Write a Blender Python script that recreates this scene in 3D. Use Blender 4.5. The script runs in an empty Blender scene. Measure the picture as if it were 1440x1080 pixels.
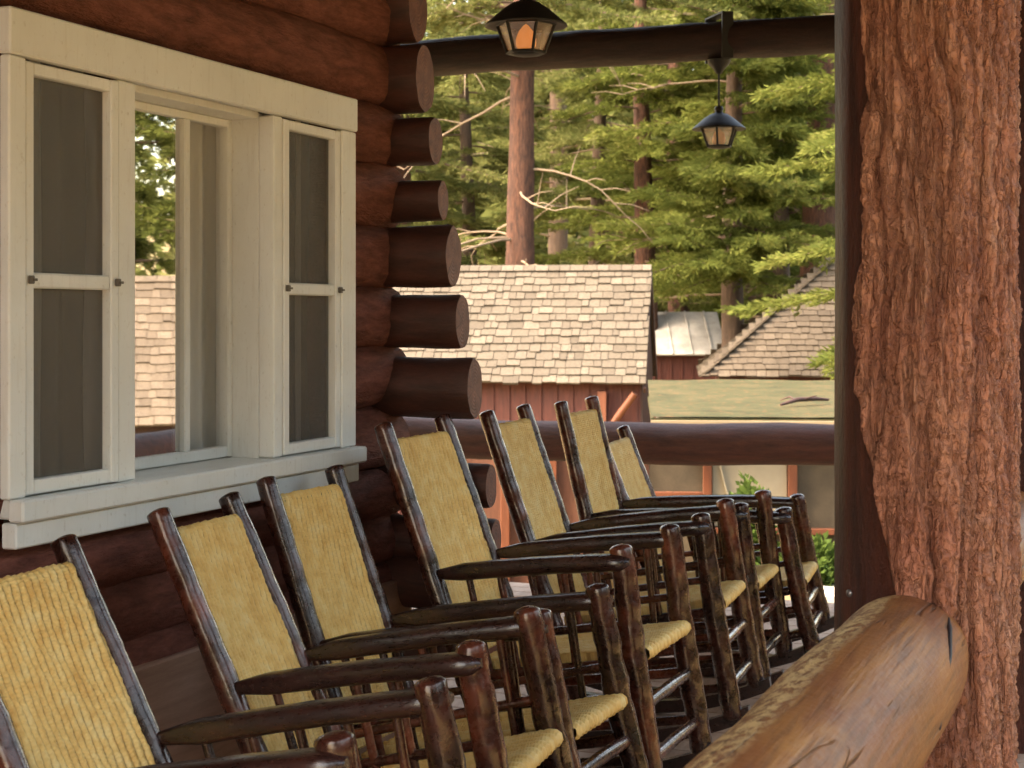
import bpy, math, random
import numpy as np
from mathutils import Vector, Matrix, noise

random.seed(7); np.random.seed(7)
SC = bpy.context.scene
COL = SC.collection
R = math.radians
F = 2300.0; TH = math.atan2(922, F)
CX, CY, CZ = 2.33, 0.0, 1.42
cT, sT = math.cos(TH), math.sin(TH)

def at(px, d, z=0.0):                     # a bearing and a distance from the viewpoint -> a place in the world
    x = (px - 720) / F * d
    return Vector((CX + x * cT - d * sT, x * sT + d * cT, z))

# ------------------------------------------------------------------ objects
def tag(o, label=None, cat=None, group=None, kind=None):
    if label: o['label'] = label
    if cat: o['category'] = cat
    if group: o['group'] = group
    if kind: o['kind'] = kind
    return o

def empty(name, loc=(0, 0, 0), rz=0.0):
    o = bpy.data.objects.new(name, None); COL.objects.link(o)
    o.empty_display_size = .1
    o.location = loc; o.rotation_euler = (0, 0, rz)
    return o

class MB:
    """collects shapes into one mesh"""
    def __init__(s): s.v = []; s.f = []; s.uv = {}; s.smooth = []
    def add(s, vs, fs, smooth=True):
        n = len(s.v); s.v += [tuple(v) for v in vs]
        s.f += [tuple(i + n for i in f) for f in fs]; s.smooth += [smooth] * len(fs)
    def box(s, x0, x1, y0, y1, z0, z1, M=None, bev=0.0):
        if bev > 0:
            b = min(bev, (x1-x0)*.45, (y1-y0)*.45, (z1-z0)*.45)
            vs = []; idx = {}
            X = (x0, x1); Y = (y0, y1); Z = (z0, z1)
            for i in (0, 1):
                for j in (0, 1):
                    for k in (0, 1):
                        sx = b if i == 0 else -b; sy = b if j == 0 else -b; sz = b if k == 0 else -b
                        for a, p in enumerate(((X[i], Y[j]+sy, Z[k]+sz), (X[i]+sx, Y[j], Z[k]+sz), (X[i]+sx, Y[j]+sy, Z[k]))):
                            idx[(i, j, k, a)] = len(vs); vs.append(p)
            fs = []
            for i in (0, 1): fs.append([idx[(i, j, k, 0)] for j, k in ((0, 0), (0, 1), (1, 1), (1, 0))][::(1 if i == 0 else -1)])
            for j in (0, 1): fs.append([idx[(i, j, k, 1)] for i, k in ((0, 0), (1, 0), (1, 1), (0, 1))][::(1 if j == 0 else -1)])
            for k in (0, 1): fs.append([idx[(i, j, k, 2)] for i, j in ((0, 0), (0, 1), (1, 1), (1, 0))][::(1 if k == 0 else -1)])
            for j in (0, 1):
                for k in (0, 1): fs.append([idx[(0, j, k, 1)], idx[(1, j, k, 1)], idx[(1, j, k, 2)], idx[(0, j, k, 2)]])
            for i in (0, 1):
                for k in (0, 1): fs.append([idx[(i, 0, k, 0)], idx[(i, 1, k, 0)], idx[(i, 1, k, 2)], idx[(i, 0, k, 2)]])
            for i in (0, 1):
                for j in (0, 1): fs.append([idx[(i, j, 0, 0)], idx[(i, j, 1, 0)], idx[(i, j, 1, 1)], idx[(i, j, 0, 1)]])
            for i in (0, 1):
                for j in (0, 1):
                    for k in (0, 1): fs.append([idx[(i, j, k, a)] for a in (0, 1, 2)])
        else:
            vs = [(x, y, z) for x in (x0, x1) for y in (y0, y1) for z in (z0, z1)]
            fs = [(0, 1, 3, 2), (4, 6, 7, 5), (0, 4, 5, 1), (2, 3, 7, 6), (0, 2, 6, 4), (1, 5, 7, 3)]
        if M is not None: vs = [M @ Vector(v) for v in vs]
        s.add(vs, fs, False)
    def tube(s, pts, rads, n=12, step=None, lump=0.0, freq=18.0, seed=0.0, round_end=0.0, flat_end=True, stretch=None):
        P = [Vector(p) for p in pts]
        if not hasattr(rads, '__len__'): rads = [rads] * len(P)
        if step:
            Q = []; rr = []
            for i in range(len(P) - 1):
                L = (P[i+1] - P[i]).length; m = max(1, int(L / step))
                for k in range(m):
                    t = k / m; Q.append(P[i].lerp(P[i+1], t)); rr.append(rads[i] * (1-t) + rads[i+1] * t)
            Q.append(P[-1]); rr.append(rads[-1]); P, rads = Q, rr
        if round_end > 0:
            d0 = (P[0] - P[1]).normalized(); d1 = (P[-1] - P[-2]).normalized()
            A = []; B = []
            for a in (75, 45, 20):
                A.append((P[0] + d0 * rads[0] * round_end * math.sin(R(a)), rads[0] * math.cos(R(a))))
            for a in (20, 45, 75):
                B.append((P[-1] + d1 * rads[-1] * round_end * math.sin(R(a)), rads[-1] * math.cos(R(a))))
            P = [a[0] for a in A] + P + [b[0] for b in B]
            rads = [a[1] for a in A] + list(rads) + [b[1] for b in B]
        T = [(P[min(i+1, len(P)-1)] - P[max(i-1, 0)]).normalized() for i in range(len(P))]
        up = Vector((0, 0, 1)) if abs(T[0].z) < .9 else Vector((1, 0, 0))
        u = T[0].cross(up).normalized(); base = len(s.v)
        vs = []; fs = []
        for i, p in enumerate(P):
            u = (u - T[i] * u.dot(T[i])).normalized(); w = T[i].cross(u)
            for k in range(n):
                a = 2 * math.pi * k / n
                dr = u * math.cos(a) + w * math.sin(a)
                r = rads[i]
                if lump:
                    q = p + dr * r
                    q = q * freq if stretch is None else Vector((q.x*stretch[0], q.y*stretch[1], q.z*stretch[2]))
                    r *= 1 + lump * noise.fractal(q + Vector((seed*7.3, seed*3.1, seed)), 1.0, 2.0, 3)
                vs.append(p + dr * r)
        for i in range(len(P) - 1):
            for k in range(n):
                a = i*n + k; b = i*n + (k+1) % n
                fs.append((a, b, b+n, a+n))
        s.add(vs, fs, True)
        m = (len(P)-1)*n
        s.add(vs[:n], [tuple(range(n))[::-1]], False); s.add(vs[m:m+n], [tuple(range(n))], False)
    def lathe(s, prof, n=24, c=(0, 0, 0), smooth=True, rot=0.0):
        vs = []; fs = []
        for r, z in prof:
            for k in range(n):
                a = 2*math.pi*k/n + rot
                vs.append((c[0] + r*math.cos(a), c[1] + r*math.sin(a), c[2] + z))
        for i in range(len(prof)-1):
            for k in range(n):
                a = i*n+k; b = i*n+(k+1) % n
                fs.append((a, b, b+n, a+n))
        s.add(vs, fs, smooth)
    def build(s, name, m, parent=None, M=None):
        me = bpy.data.meshes.new(name)
        vs = s.v if M is None else [tuple(M @ Vector(v)) for v in s.v]
        me.from_pydata(vs, [], s.f)
        me.polygons.foreach_set('use_smooth', s.smooth)
        for mm in (m if isinstance(m, (list, tuple)) else [m]): me.materials.append(mm)
        me.update()
        o = bpy.data.objects.new(name, me); COL.objects.link(o)
        if parent: o.parent = parent
        return o

def np_mesh(name, verts, faces, m, parent=None, smooth=False):
    """verts (N,3), faces (M,k) arrays -> object"""
    me = bpy.data.meshes.new(name)
    me.vertices.add(len(verts)); me.vertices.foreach_set('co', np.asarray(verts, np.float32).ravel())
    k = faces.shape[1]; M_ = len(faces)
    me.loops.add(M_*k); me.loops.foreach_set('vertex_index', faces.astype(np.int32).ravel())
    me.polygons.add(M_); me.polygons.foreach_set('loop_start', np.arange(0, M_*k, k, dtype=np.int32))
    me.polygons.foreach_set('use_smooth', np.full(M_, smooth))
    me.update(calc_edges=True); me.validate()
    me.materials.append(m)
    o = bpy.data.objects.new(name, me); COL.objects.link(o)
    if parent: o.parent = parent
    return o

# ------------------------------------------------------------------ materials
class NT:
    def __init__(s, name):
        s.m = bpy.data.materials.new(name); s.m.use_nodes = True
        s.t = s.m.node_tree; s.t.nodes.clear()
        s.out = s.n('ShaderNodeOutputMaterial')
    def n(s, typ, **kw):
        x = s.t.nodes.new(typ)
        for k, v in kw.items():
            if k in ('loc',): continue
            setattr(x, k, v)
        return x
    def l(s, a, b): s.t.links.new(a, b)
    def coord(s, kind='Object', scale=(1, 1, 1)):
        tc = s.n('ShaderNodeTexCoord'); mp = s.n('ShaderNodeMapping'); mp.inputs['Scale'].default_value = scale
        s.l(tc.outputs[kind], mp.inputs['Vector']); return mp.outputs['Vector']
    def noise(s, vec, scale=5, detail=4, rough=.55, dist=0.0):
        x = s.n('ShaderNodeTexNoise'); x.inputs['Scale'].default_value = scale; x.inputs['Detail'].default_value = detail
        x.inputs['Roughness'].default_value = rough; x.inputs['Distortion'].default_value = dist
        s.l(vec, x.inputs['Vector']); return x.outputs['Fac']
    def ramp(s, fac, stops):
        x = s.n('ShaderNodeValToRGB'); el = x.color_ramp.elements
        while len(el) < len(stops): el.new(.5)
        for e, (p, c) in zip(el, stops):
            e.position = p; e.color = tuple(c) + (1,) if len(c) == 3 else c
        s.l(fac, x.inputs['Fac']); return x.outputs['Color']
    def mix(s, fac, a, b, mode='MIX'):
        x = s.n('ShaderNodeMix', data_type='RGBA', blend_type=mode)
        if isinstance(fac, float): x.inputs[0].default_value = fac
        else: s.l(fac, x.inputs[0])
        for i, v in ((6, a), (7, b)):
            if isinstance(v, (tuple, list)): x.inputs[i].default_value = tuple(v) + (1,)
            else: s.l(v, x.inputs[i])
        return x.outputs[2]
    def math(s, op, a, b=None):
        x = s.n('ShaderNodeMath', operation=op)
        for i, v in ((0, a), (1, b)):
            if v is None: continue
            if isinstance(v, (int, float)): x.inputs[i].default_value = v
            else: s.l(v, x.inputs[i])
        return x.outputs[0]
    def bump(s, h, strength=.3, dist=.01):
        x = s.n('ShaderNodeBump'); x.inputs['Strength'].default_value = strength; x.inputs['Distance'].default_value = dist
        s.l(h, x.inputs['Height']); return x.outputs['Normal']
    def pbr(s, col, rough=.6, normal=None, spec=None, **kw):
        p = s.n('ShaderNodeBsdfPrincipled')
        if isinstance(col, (tuple, list)): p.inputs['Base Color'].default_value = tuple(col) + (1,)
        else: s.l(col, p.inputs['Base Color'])
        if isinstance(rough, (int, float)): p.inputs['Roughness'].default_value = rough
        else: s.l(rough, p.inputs['Roughness'])
        if normal is not None: s.l(normal, p.inputs['Normal'])
        if spec is not None: p.inputs['Specular IOR Level'].default_value = spec
        for k, v in kw.items(): p.inputs[k.replace('_', ' ')].default_value = v
        return p.outputs['BSDF']
    def done(s, sh): s.l(sh, s.out.inputs['Surface']); return s.m

def mat_wood(name, dark, light, rough=.55, scale=(1, 1, 1), ns=6, bump=.4, bd=.01, lo=.3, hi=.7, spec=None, coat=0, fine=60):
    t = NT(name); v = t.coord('Object', scale)
    a = t.noise(v, ns, 6, .6, .3); b = t.noise(v, fine, 4, .6)
    c = t.ramp(a, [(lo, dark), (hi, light)])
    c = t.mix(t.math('MULTIPLY', b, .45), c, tuple(x*.45 for x in dark), 'MIX')
    h = t.math('ADD', t.math('MULTIPLY', a, .6), t.math('MULTIPLY', b, .4))
    rr = t.math('ADD', t.math('MULTIPLY', b, .3), rough - .15)
    return t.done(t.pbr(c, rr, t.bump(h, bump, bd), spec, Coat_Weight=coat, Coat_Roughness=.2))

M = {}
# red brown stain of the cabin logs
M['log'] = mat_wood('log_stain', (.135, .046, .034), (.40, .150, .105), .75, (4.5, 1.6, 7), 6, 1.0, .025, fine=30, lo=.28, hi=.75, spec=.2)
M['log_cross'] = mat_wood('corner_log_stain', (.042, .017, .012), (.115, .036, .023), .6, (1, 4, 4), 5, .5, .01, fine=45)
def m_end():
    t = NT('log_end_grain'); v = t.coord('Object'); oi = t.n('ShaderNodeObjectInfo')
    w_ = t.n('ShaderNodeTexWave', wave_type='RINGS', rings_direction='X'); w_.inputs['Scale'].default_value = 26; w_.inputs['Distortion'].default_value = 2.2
    w_.inputs['Detail'].default_value = 3; w_.inputs['Detail Scale'].default_value = .6; t.l(v, w_.inputs['Vector'])
    a = t.noise(v, 22, 5, .65); sx = t.n('ShaderNodeSeparateXYZ'); t.l(v, sx.inputs[0])
    an = t.math('ARCTAN2', sx.outputs['Z'], sx.outputs['Y'])
    cr = t.n('ShaderNodeTexNoise'); cr.noise_dimensions = '2D'; cr.inputs['Scale'].default_value = 1.0; cr.inputs['Detail'].default_value = 2
    cb = t.n('ShaderNodeCombineXYZ'); t.l(t.math('MULTIPLY', an, 3.2), cb.inputs[0]); t.l(t.math('MULTIPLY', oi.outputs['Random'], 37.0), cb.inputs[1]); t.l(cb.outputs[0], cr.inputs['Vector'])
    crack = t.ramp(cr.outputs['Fac'], [(.485, (0, 0, 0)), (.5, (1, 1, 1)), (.515, (0, 0, 0))])
    c = t.ramp(a, [(.3, (.11, .033, .02)), (.7, (.27, .095, .05))])
    c = t.mix(t.math('MULTIPLY', w_.outputs['Fac'], .45), c, (.075, .024, .015)); c = t.mix(t.math('MULTIPLY', crack, .85), c, (.012, .006, .005))
    h = t.math('SUBTRACT', t.math('ADD', t.math('MULTIPLY', w_.outputs['Fac'], .4), t.math('MULTIPLY', a, .6)), crack)
    return t.done(t.pbr(c, .7, t.bump(h, .5, .006)))
M['log_end'] = m_end()
M['beam'] = mat_wood('beam_stain', (.018, .008, .007), (.06, .022, .016), .6, (1.2, 6, 6), 5, .7, .02)
M['rail_far'] = mat_wood('rail_stain', (.060, .018, .012), (.17, .052, .030), .6, (1.2, 7, 7), 5, .6, .015)
M['base'] = mat_wood('base_board_stain', (.34, .19, .125), (.52, .31, .21), .6, (6, .7, 9), 4, .2, .005)
M['trim'] = None
M['plank'] = mat_wood('deck_plank', (.34, .215, .145), (.56, .385, .275), .6, (6, .8, 1), 5, .25, .006)

def m_chair():
    t = NT('chair_lacquer'); v = t.coord('Object')
    oi = t.n('ShaderNodeObjectInfo')
    a = t.noise(v, 9, 3, .55, .3); b = t.noise(v, 55, 3, .6)
    f = t.math('ADD', a, t.math('MULTIPLY', t.math('SUBTRACT', oi.outputs['Random'], .5), .22))
    c = t.ramp(f, [(.34, (.014, .006, .005)), (.52, (.050, .016, .011)), (.72, (.17, .048, .026))])
    rr = t.ramp(b, [(.35, (.16, .16, .16)), (.7, (.42, .42, .42))])
    h = t.math('ADD', t.math('MULTIPLY', a, 1.2), t.math('MULTIPLY', b, .5))
    return t.done(t.pbr(c, rr, t.bump(h, .40, .007), .5, Coat_Weight=.4, Coat_Roughness=.12, Coat_Tint=(1, .86, .76, 1), Specular_Tint=(1, .84, .74, 1)))
M['chair'] = m_chair()
def m_arm():
    t = NT('chair_arm_lacquer'); v = t.coord('Object', (1, 3, 3))
    a = t.noise(v, 8, 4, .6); b = t.noise(v, 60, 3)
    c = t.ramp(a, [(.35, (.013, .006, .005)), (.75, (.05, .017, .012))])
    return t.done(t.pbr(c, t.math('ADD', t.math('MULTIPLY', b, .3), .15), t.bump(b, .25, .004), .55, Coat_Weight=.4, Coat_Roughness=.15))
M['arm'] = m_arm()

def m_wicker():
    t = NT('woven_rush'); tc = t.n('ShaderNodeTexCoord')
    mp = t.n('ShaderNodeMapping'); t.l(tc.outputs['UV'], mp.inputs['Vector'])
    ob = t.coord('Object')
    n1 = t.noise(ob, 22, 4, .6); n2 = t.noise(ob, 120, 3, .6)
    # strands wound across the ribs
    w = t.n('ShaderNodeTexWave', wave_type='BANDS', bands_direction='Y'); w.inputs['Scale'].default_value = 20; w.inputs['Distortion'].default_value = 2.5
    w.inputs['Detail'].default_value = 2; w.inputs['Detail Scale'].default_value = 3
    t.l(mp.outputs['Vector'], w.inputs['Vector'])
    c = t.ramp(n1, [(.25, (.76, .43, .11)), (.5, (.91, .61, .20)), (.75, (.95, .74, .33))])
    c = t.mix(t.math('MULTIPLY', n2, .25), c, (.40, .20, .05))
    rb = t.n('ShaderNodeAttribute', attribute_name='rib'); c = t.mix(t.ramp(rb.outputs['Fac'], [(.10, (.75, .75, .75)), (.38, (0, 0, 0))]), c, (.33, .15, .035))   # groove shade between the ribs, painted in as brown
    h = t.math('ADD', w.outputs['Fac'], t.math('MULTIPLY', n2, .7))
    return t.done(t.pbr(c, .6, t.bump(h, .35, .003), .35))
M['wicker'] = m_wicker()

def m_white(name='white_window_paint', k=1.0):
    t = NT(name); v = t.coord('Object', (2, 1, 1)); a = t.noise(v, 6, 4); b = t.noise(v, 70, 3)
    c = t.ramp(a, [(.3, (.78*k, .765*k, .72*k)), (.7, (.85*k, .84*k, .80*k))])
    st = t.noise(t.coord('Object', (9, 9, .8)), 9, 5, .7); c = t.mix(t.ramp(st, [(.54, (0, 0, 0)), (.76, (.28, .28, .28))]), c, (.52*k, .46*k, .37*k))
    c = t.mix(t.ramp(b, [(.62, (0, 0, 0)), (.8, (.5, .5, .5))]), c, (.50*k, .44*k, .35*k))
    return t.done(t.pbr(c, .5, t.bump(b, .12, .003), .4))
M['white'] = m_white()

def m_screen():
    t = NT('insect_screen'); v = t.coord('Object')
    d = t.pbr((.135, .118, .103), .8, None, .2); tr = t.n('ShaderNodeBsdfTransparent')
    g = t.n('ShaderNodeBsdfGlossy'); g.inputs['Roughness'].default_value = .35; g.inputs['Color'].default_value = (.8, .78, .74, 1)
    a = t.noise(v, 3, 3)
    mx = t.n('ShaderNodeMixShader'); mx.inputs[0].default_value = .56; t.l(d, mx.inputs[1]); t.l(tr.outputs[0], mx.inputs[2])
    m2 = t.n('ShaderNodeMixShader'); m2.inputs[0].default_value = .03; t.l(mx.outputs[0], m2.inputs[1]); t.l(g.outputs[0], m2.inputs[2])
    return t.done(m2.outputs[0])
M['screen'] = m_screen()

def m_glass(name, refl, tint=(1, 1, 1), ripple=.004):
    t = NT(name); v = t.coord('Object'); a = t.noise(v, 2.2, 2)
    g = t.n('ShaderNodeBsdfGlossy'); g.inputs['Roughness'].default_value = .012; g.inputs['Color'].default_value = (.95, .95, .95, 1)
    t.l(t.bump(a, .06, ripple), g.inputs['Normal'])
    tr = t.n('ShaderNodeBsdfTransparent'); tr.inputs['Color'].default_value = tuple(tint) + (1,)
    mx = t.n('ShaderNodeMixShader'); mx.inputs[0].default_value = refl; t.l(tr.outputs[0], mx.inputs[1]); t.l(g.outputs[0], mx.inputs[2])
    return t.done(mx.outputs[0])
M['glass_mirror'] = m_glass('dark_window_glass', .72)
M['glass_clear'] = m_glass('clear_window_glass', .07)

def m_curtain():
    t = NT('linen_curtain'); v = t.coord('Object'); b = t.noise(v, 150, 2)
    d = t.n('ShaderNodeBsdfDiffuse'); d.inputs['Color'].default_value = (.80, .78, .72, 1)
    t.l(t.bump(b, .2, .002), d.inputs['Normal'])
    tl = t.n('ShaderNodeBsdfTranslucent'); tl.inputs['Color'].default_value = (.55, .53, .47, 1)
    mx = t.n('ShaderNodeMixShader'); mx.inputs[0].default_value = .25; t.l(d.outputs[0], mx.inputs[1]); t.l(tl.outputs[0], mx.inputs[2])
    return t.done(mx.outputs[0])
M['curtain'] = m_curtain()
def flat(name, c, r=.6, **kw):
    t = NT(name); v = t.coord('Object'); a = t.noise(v, 14, 4)
    col = t.mix(t.math('MULTIPLY', a, .5), c, tuple(x*.6 for x in c))
    return t.done(t.pbr(col, r, t.bump(a, .1, .003), **kw))
M['curtain_dimmed'] = flat('dimmed_curtain', (.30, .285, .255), .9)  # darker copy of the curtain; fold contrast put into the colour
M['inner'] = flat('dark_interior', (.05, .04, .035), .9)
M['iron'] = flat('black_iron', (.012, .011, .012), .6)
M['brass'] = flat('dull_latch_metal', (.12, .10, .08), .4)
M['nail'] = flat('nail_steel', (.28, .27, .27), .3, Metallic=.8)

def m_bark():
    t = NT('painted_bark'); v = t.coord('Object', (1, 1, .35)); w = t.coord('Object')
    at_ = t.n('ShaderNodeAttribute', attribute_name='bark')
    a = t.noise(v, 14, 6, .65, .6); b = t.noise(v, 85, 6, .72); c2 = t.noise(w, 3.0, 3)
    col = t.ramp(a, [(.28, (.32, .112, .070)), (.5, (.54, .225, .135)), (.72, (.66, .35, .225))])
    col = t.mix(t.ramp(c2, [(.4, (0, 0, 0)), (.7, (.55, .55, .55))]), col, (.60, .325, .20))
    col = t.mix(t.ramp(b, [(.3, (.3, .3, .3)), (.5, (0, 0, 0))]), col, (.14, .045, .03))
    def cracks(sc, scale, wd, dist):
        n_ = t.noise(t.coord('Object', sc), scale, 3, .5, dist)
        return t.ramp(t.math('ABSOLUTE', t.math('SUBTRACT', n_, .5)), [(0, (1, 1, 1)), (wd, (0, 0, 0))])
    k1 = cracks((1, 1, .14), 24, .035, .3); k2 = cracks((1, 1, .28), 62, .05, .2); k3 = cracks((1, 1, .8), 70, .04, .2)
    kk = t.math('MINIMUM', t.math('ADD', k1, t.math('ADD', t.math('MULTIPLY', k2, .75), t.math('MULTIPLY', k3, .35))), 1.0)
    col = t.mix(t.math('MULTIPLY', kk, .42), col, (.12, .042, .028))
    fa = t.n('ShaderNodeAttribute', attribute_name='furrow'); col = t.mix(t.math('MULTIPLY', fa.outputs['Fac'], .45), col, (.12, .042, .028))   # furrow depth darkens the colour, painting in crevice shade
    sv = t.coord('Object', (6, 6, .5)); s1 = t.noise(sv, 7, 5, .6)
    sm = t.ramp(s1, [(.3, (.035, .013, .010)), (.7, (.10, .030, .018))])
    cc = t.mix(at_.outputs['Fac'], sm, col)
    h = t.math('ADD', t.math('MULTIPLY', t.math('MULTIPLY', a, at_.outputs['Fac']), 1.0), t.math('SUBTRACT', t.math('MULTIPLY', b, .8), t.math('MULTIPLY', t.math('MULTIPLY', kk, at_.outputs['Fac']), .55)))
    return t.done(t.pbr(cc, t.math('ADD', .38, t.math('MULTIPLY', at_.outputs['Fac'], .3)), t.bump(h, 1.0, .016), .25))
M['bark'] = m_bark()

def m_rail():
    t = NT('varnished_rail_log'); w = t.coord('Object')
    a = t.noise(t.coord('Object', (1, .12, 1)), 16, 6, .65, .6); b = t.noise(w, 60, 5, .7); g_ = t.noise(t.coord('Object', (1, .045, 1)), 95, 4, .6)
    c2 = t.noise(t.coord('Object', (1, .4, 1)), 6.5, 4, .6)
    col = t.ramp(a, [(.28, (.135, .042, .011)), (.5, (.255, .095, .022)), (.74, (.37, .165, .040))])
    col = t.mix(t.ramp(c2, [(.46, (0, 0, 0)), (.62, (.75, .75, .75))]), col, (.19, .058, .018))
    col = t.mix(t.ramp(g_, [(.36, (.6, .6, .6)), (.52, (0, 0, 0))]), col, (.10, .036, .012))
    n_ = t.noise(t.coord('Object', (1, .07, 1)), 13, 3, .5, .25)
    ck = t.ramp(t.math('ABSOLUTE', t.math('SUBTRACT', n_, .47)), [(0, (1, 1, 1)), (.010, (0, 0, 0))])
    ck = t.mix(1.0, ck, t.ramp(t.noise(w, 4, 2), [(.5, (0, 0, 0)), (.56, (1, 1, 1))]), 'MULTIPLY')
    col = t.mix(t.math('MULTIPLY', ck, .8), col, (.03, .012, .006))
    # worn crest: varnish flaked off along the inner shoulder of the log
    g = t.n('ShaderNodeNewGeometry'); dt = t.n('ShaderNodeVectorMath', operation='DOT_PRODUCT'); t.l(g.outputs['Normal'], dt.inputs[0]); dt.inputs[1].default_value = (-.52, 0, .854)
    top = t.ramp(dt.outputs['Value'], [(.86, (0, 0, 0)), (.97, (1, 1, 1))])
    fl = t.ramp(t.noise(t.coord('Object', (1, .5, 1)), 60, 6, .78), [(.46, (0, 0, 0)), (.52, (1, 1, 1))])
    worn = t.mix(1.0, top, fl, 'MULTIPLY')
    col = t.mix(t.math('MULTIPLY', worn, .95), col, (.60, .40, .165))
    rr = t.math('ADD', t.math('MULTIPLY', b, .35), .36)
    h = t.math('SUBTRACT', t.math('ADD', t.math('MULTIPLY', g_, .55), t.math('ADD', t.math('MULTIPLY', b, .35), t.math('MULTIPLY', worn, .5))), t.math('MULTIPLY', ck, .8))
    return t.done(t.pbr(col, rr, t.bump(h, .6, .007), .35))
M['rail'] = m_rail()

def m_shingle(name, cols, rough=.8):
    t = NT(name); g = t.n('ShaderNodeNewGeometry'); v = t.coord('Object', (6, 6, 6)); w = t.coord('Object')
    c = t.ramp(g.outputs['Random Per Island'], [(i/(len(cols)-1), c) for i, c in enumerate(cols)])
    a = t.noise(v, 5, 5, .65); b = t.noise(w, .9, 3)
    c = t.mix(t.ramp(a, [(.35, (.5, .5, .5)), (.6, (0, 0, 0))]), c, tuple(x*.55 for x in cols[0]))
    c = t.mix(t.ramp(b, [(.5, (0, 0, 0)), (.75, (.35, .35, .35))]), c, tuple(x*.6 for x in cols[1]))
    return t.done(t.pbr(c, rough, t.bump(a, .3, .01), .25))
M['shake'] = m_shingle('weathered_shakes', [(.080, .067, .050), (.122, .104, .079), (.10, .085, .064), (.15, .129, .10)])
M['shake2'] = m_shingle('brown_shakes', [(.080, .064, .046), (.118, .096, .070), (.10, .081, .059), (.14, .115, .085)])
M['shedwall'] = mat_wood('shed_boards', (.065, .017, .012), (.125, .033, .021), .7, (5, 5, .7), 5, .3, .01)
M['orange'] = mat_wood('orange_trim', (.11, .034, .013), (.19, .058, .020), .6, (4, 4, .6), 5, .2, .005)
M['tanpanel'] = mat_wood('tan_screen_panel', (.055, .042, .024), (.09, .07, .042), .7, (2, 2, 2), 4, .1, .004)
M['wing'] = mat_wood('orange_brown_boards', (.09, .034, .018), (.17, .07, .038), .7, (5, 5, .7), 5, .3, .01)
M['darkwood'] = mat_wood('dark_wood', (.03, .014, .011), (.07, .03, .02), .7, (4, 4, .8), 5, .3, .01)
M['fascia'] = flat('tan_fascia_paint', (.26, .20, .12), .6)
M['palepanel'] = flat('pale_door_paint', (.36, .32, .23), .5)

def m_metal():
    t = NT('pale_metal_roof'); v = t.coord('Object'); a = t.noise(v, 2.5, 5, .7); b = t.noise(v, 9, 5, .7)
    c = t.ramp(a, [(.35, (.30, .285, .26)), (.6, (.43, .415, .39))])
    c = t.mix(t.ramp(b, [(.58, (0, 0, 0)), (.66, (.6, .6, .6))]), c, (.28, .25, .19))
    return t.done(t.pbr(c, .5, None, .4))
M['metal'] = m_metal()
def m_moss():
    t = NT('mossy_roofing'); v = t.coord('Object', (1, 1.5, 1)); a = t.noise(v, 2.6, 6, .7); b = t.noise(v, 14, 5, .7)
    c = t.ramp(a, [(.3, (.026, .028, .012)), (.5, (.047, .049, .021)), (.72, (.085, .066, .032))])
    c = t.mix(t.ramp(b, [(.56, (0, 0, 0)), (.68, (.8, .8, .8))]), c, (.17, .085, .035))
    return t.done(t.pbr(c, .9, t.bump(b, .4, .03), .2))
M['moss'] = m_moss()

def m_leaf(name, cols, tr=.3):
    t = NT(name); g = t.n('ShaderNodeNewGeometry'); v = t.coord('Object'); a = t.noise(v, .55, 3, .6)
    f = t.math('ADD', t.math('MULTIPLY', g.outputs['Random Per Island'], .55), t.math('SUBTRACT', t.math('MULTIPLY', a, 1.1), .28))
    c = t.ramp(f, [(i/(len(cols)-1), c) for i, c in enumerate(cols)])
    d = t.n('ShaderNodeBsdfDiffuse'); t.l(c, d.inputs['Color'])
    tl = t.n('ShaderNodeBsdfTranslucent'); t.l(c, tl.inputs['Color'])
    mx = t.n('ShaderNodeMixShader'); mx.inputs[0].default_value = tr; t.l(d.outputs[0], mx.inputs[1]); t.l(tl.outputs[0], mx.inputs[2])
    return t.done(mx.outputs[0])
M['needle'] = m_leaf('fir_needles', [(.05, .062, .018), (.105, .13, .03), (.16, .185, .045), (.23, .23, .07)])
M['needle_y'] = m_leaf('pine_needles', [(.055, .068, .022), (.105, .125, .038), (.16, .172, .058), (.225, .215, .085)])
M['needle_d'] = m_leaf('dark_needles', [(.025, .032, .010), (.05, .062, .016), (.085, .10, .024), (.12, .13, .035)])
M['shrub'] = m_leaf('shrub_leaves', [(.045, .07, .018), (.08, .13, .03), (.12, .18, .045)])
M['trunk'] = mat_wood('red_tree_bark', (.05, .022, .013), (.155, .066, .038), .9, (7, 7, 1.3), 4, 1.0, .09, fine=14, lo=.38, hi=.62)
M['trunk_d'] = mat_wood('brown_tree_bark', (.055, .036, .025), (.14, .09, .06), .9, (5, 5, 1), 4, .9, .05, fine=22)
M['twig'] = flat('dead_twig', (.22, .165, .11), .8)
M['twig_d'] = flat('live_limb_bark', (.10, .065, .042), .9)

def m_ground():
    t = NT('forest_ground'); v = t.coord('Object'); a = t.noise(v, .25, 6, .65); b = t.noise(v, 3.5, 5, .7)
    c = t.ramp(a, [(.3, (.17, .115, .06)), (.5, (.21, .18, .085)), (.7, (.13, .15, .045))])
    c = t.mix(t.math('MULTIPLY', b, .6), c, (.26, .17, .10))
    return t.done(t.pbr(c, .95, t.bump(b, .5, .06), .1))
M['ground'] = m_ground()
M['path'] = flat('sunlit_concrete', (.62, .57, .47), .8)

# ------------------------------------------------------------------ camera, light
cam = bpy.data.cameras.new('camera'); co = bpy.data.objects.new('camera', cam); COL.objects.link(co)
co.location = (CX, CY, CZ); co.rotation_euler = (R(90), 0, TH)
cam.sensor_width = 36; cam.lens = F / 1440 * 36; cam.shift_y = -93 / 1440; cam.clip_end = 1000; cam.clip_start = .05
cam.dof.use_dof = True; cam.dof.focus_distance = 4.2; cam.dof.aperture_fstop = 10
SC.camera = co

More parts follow.
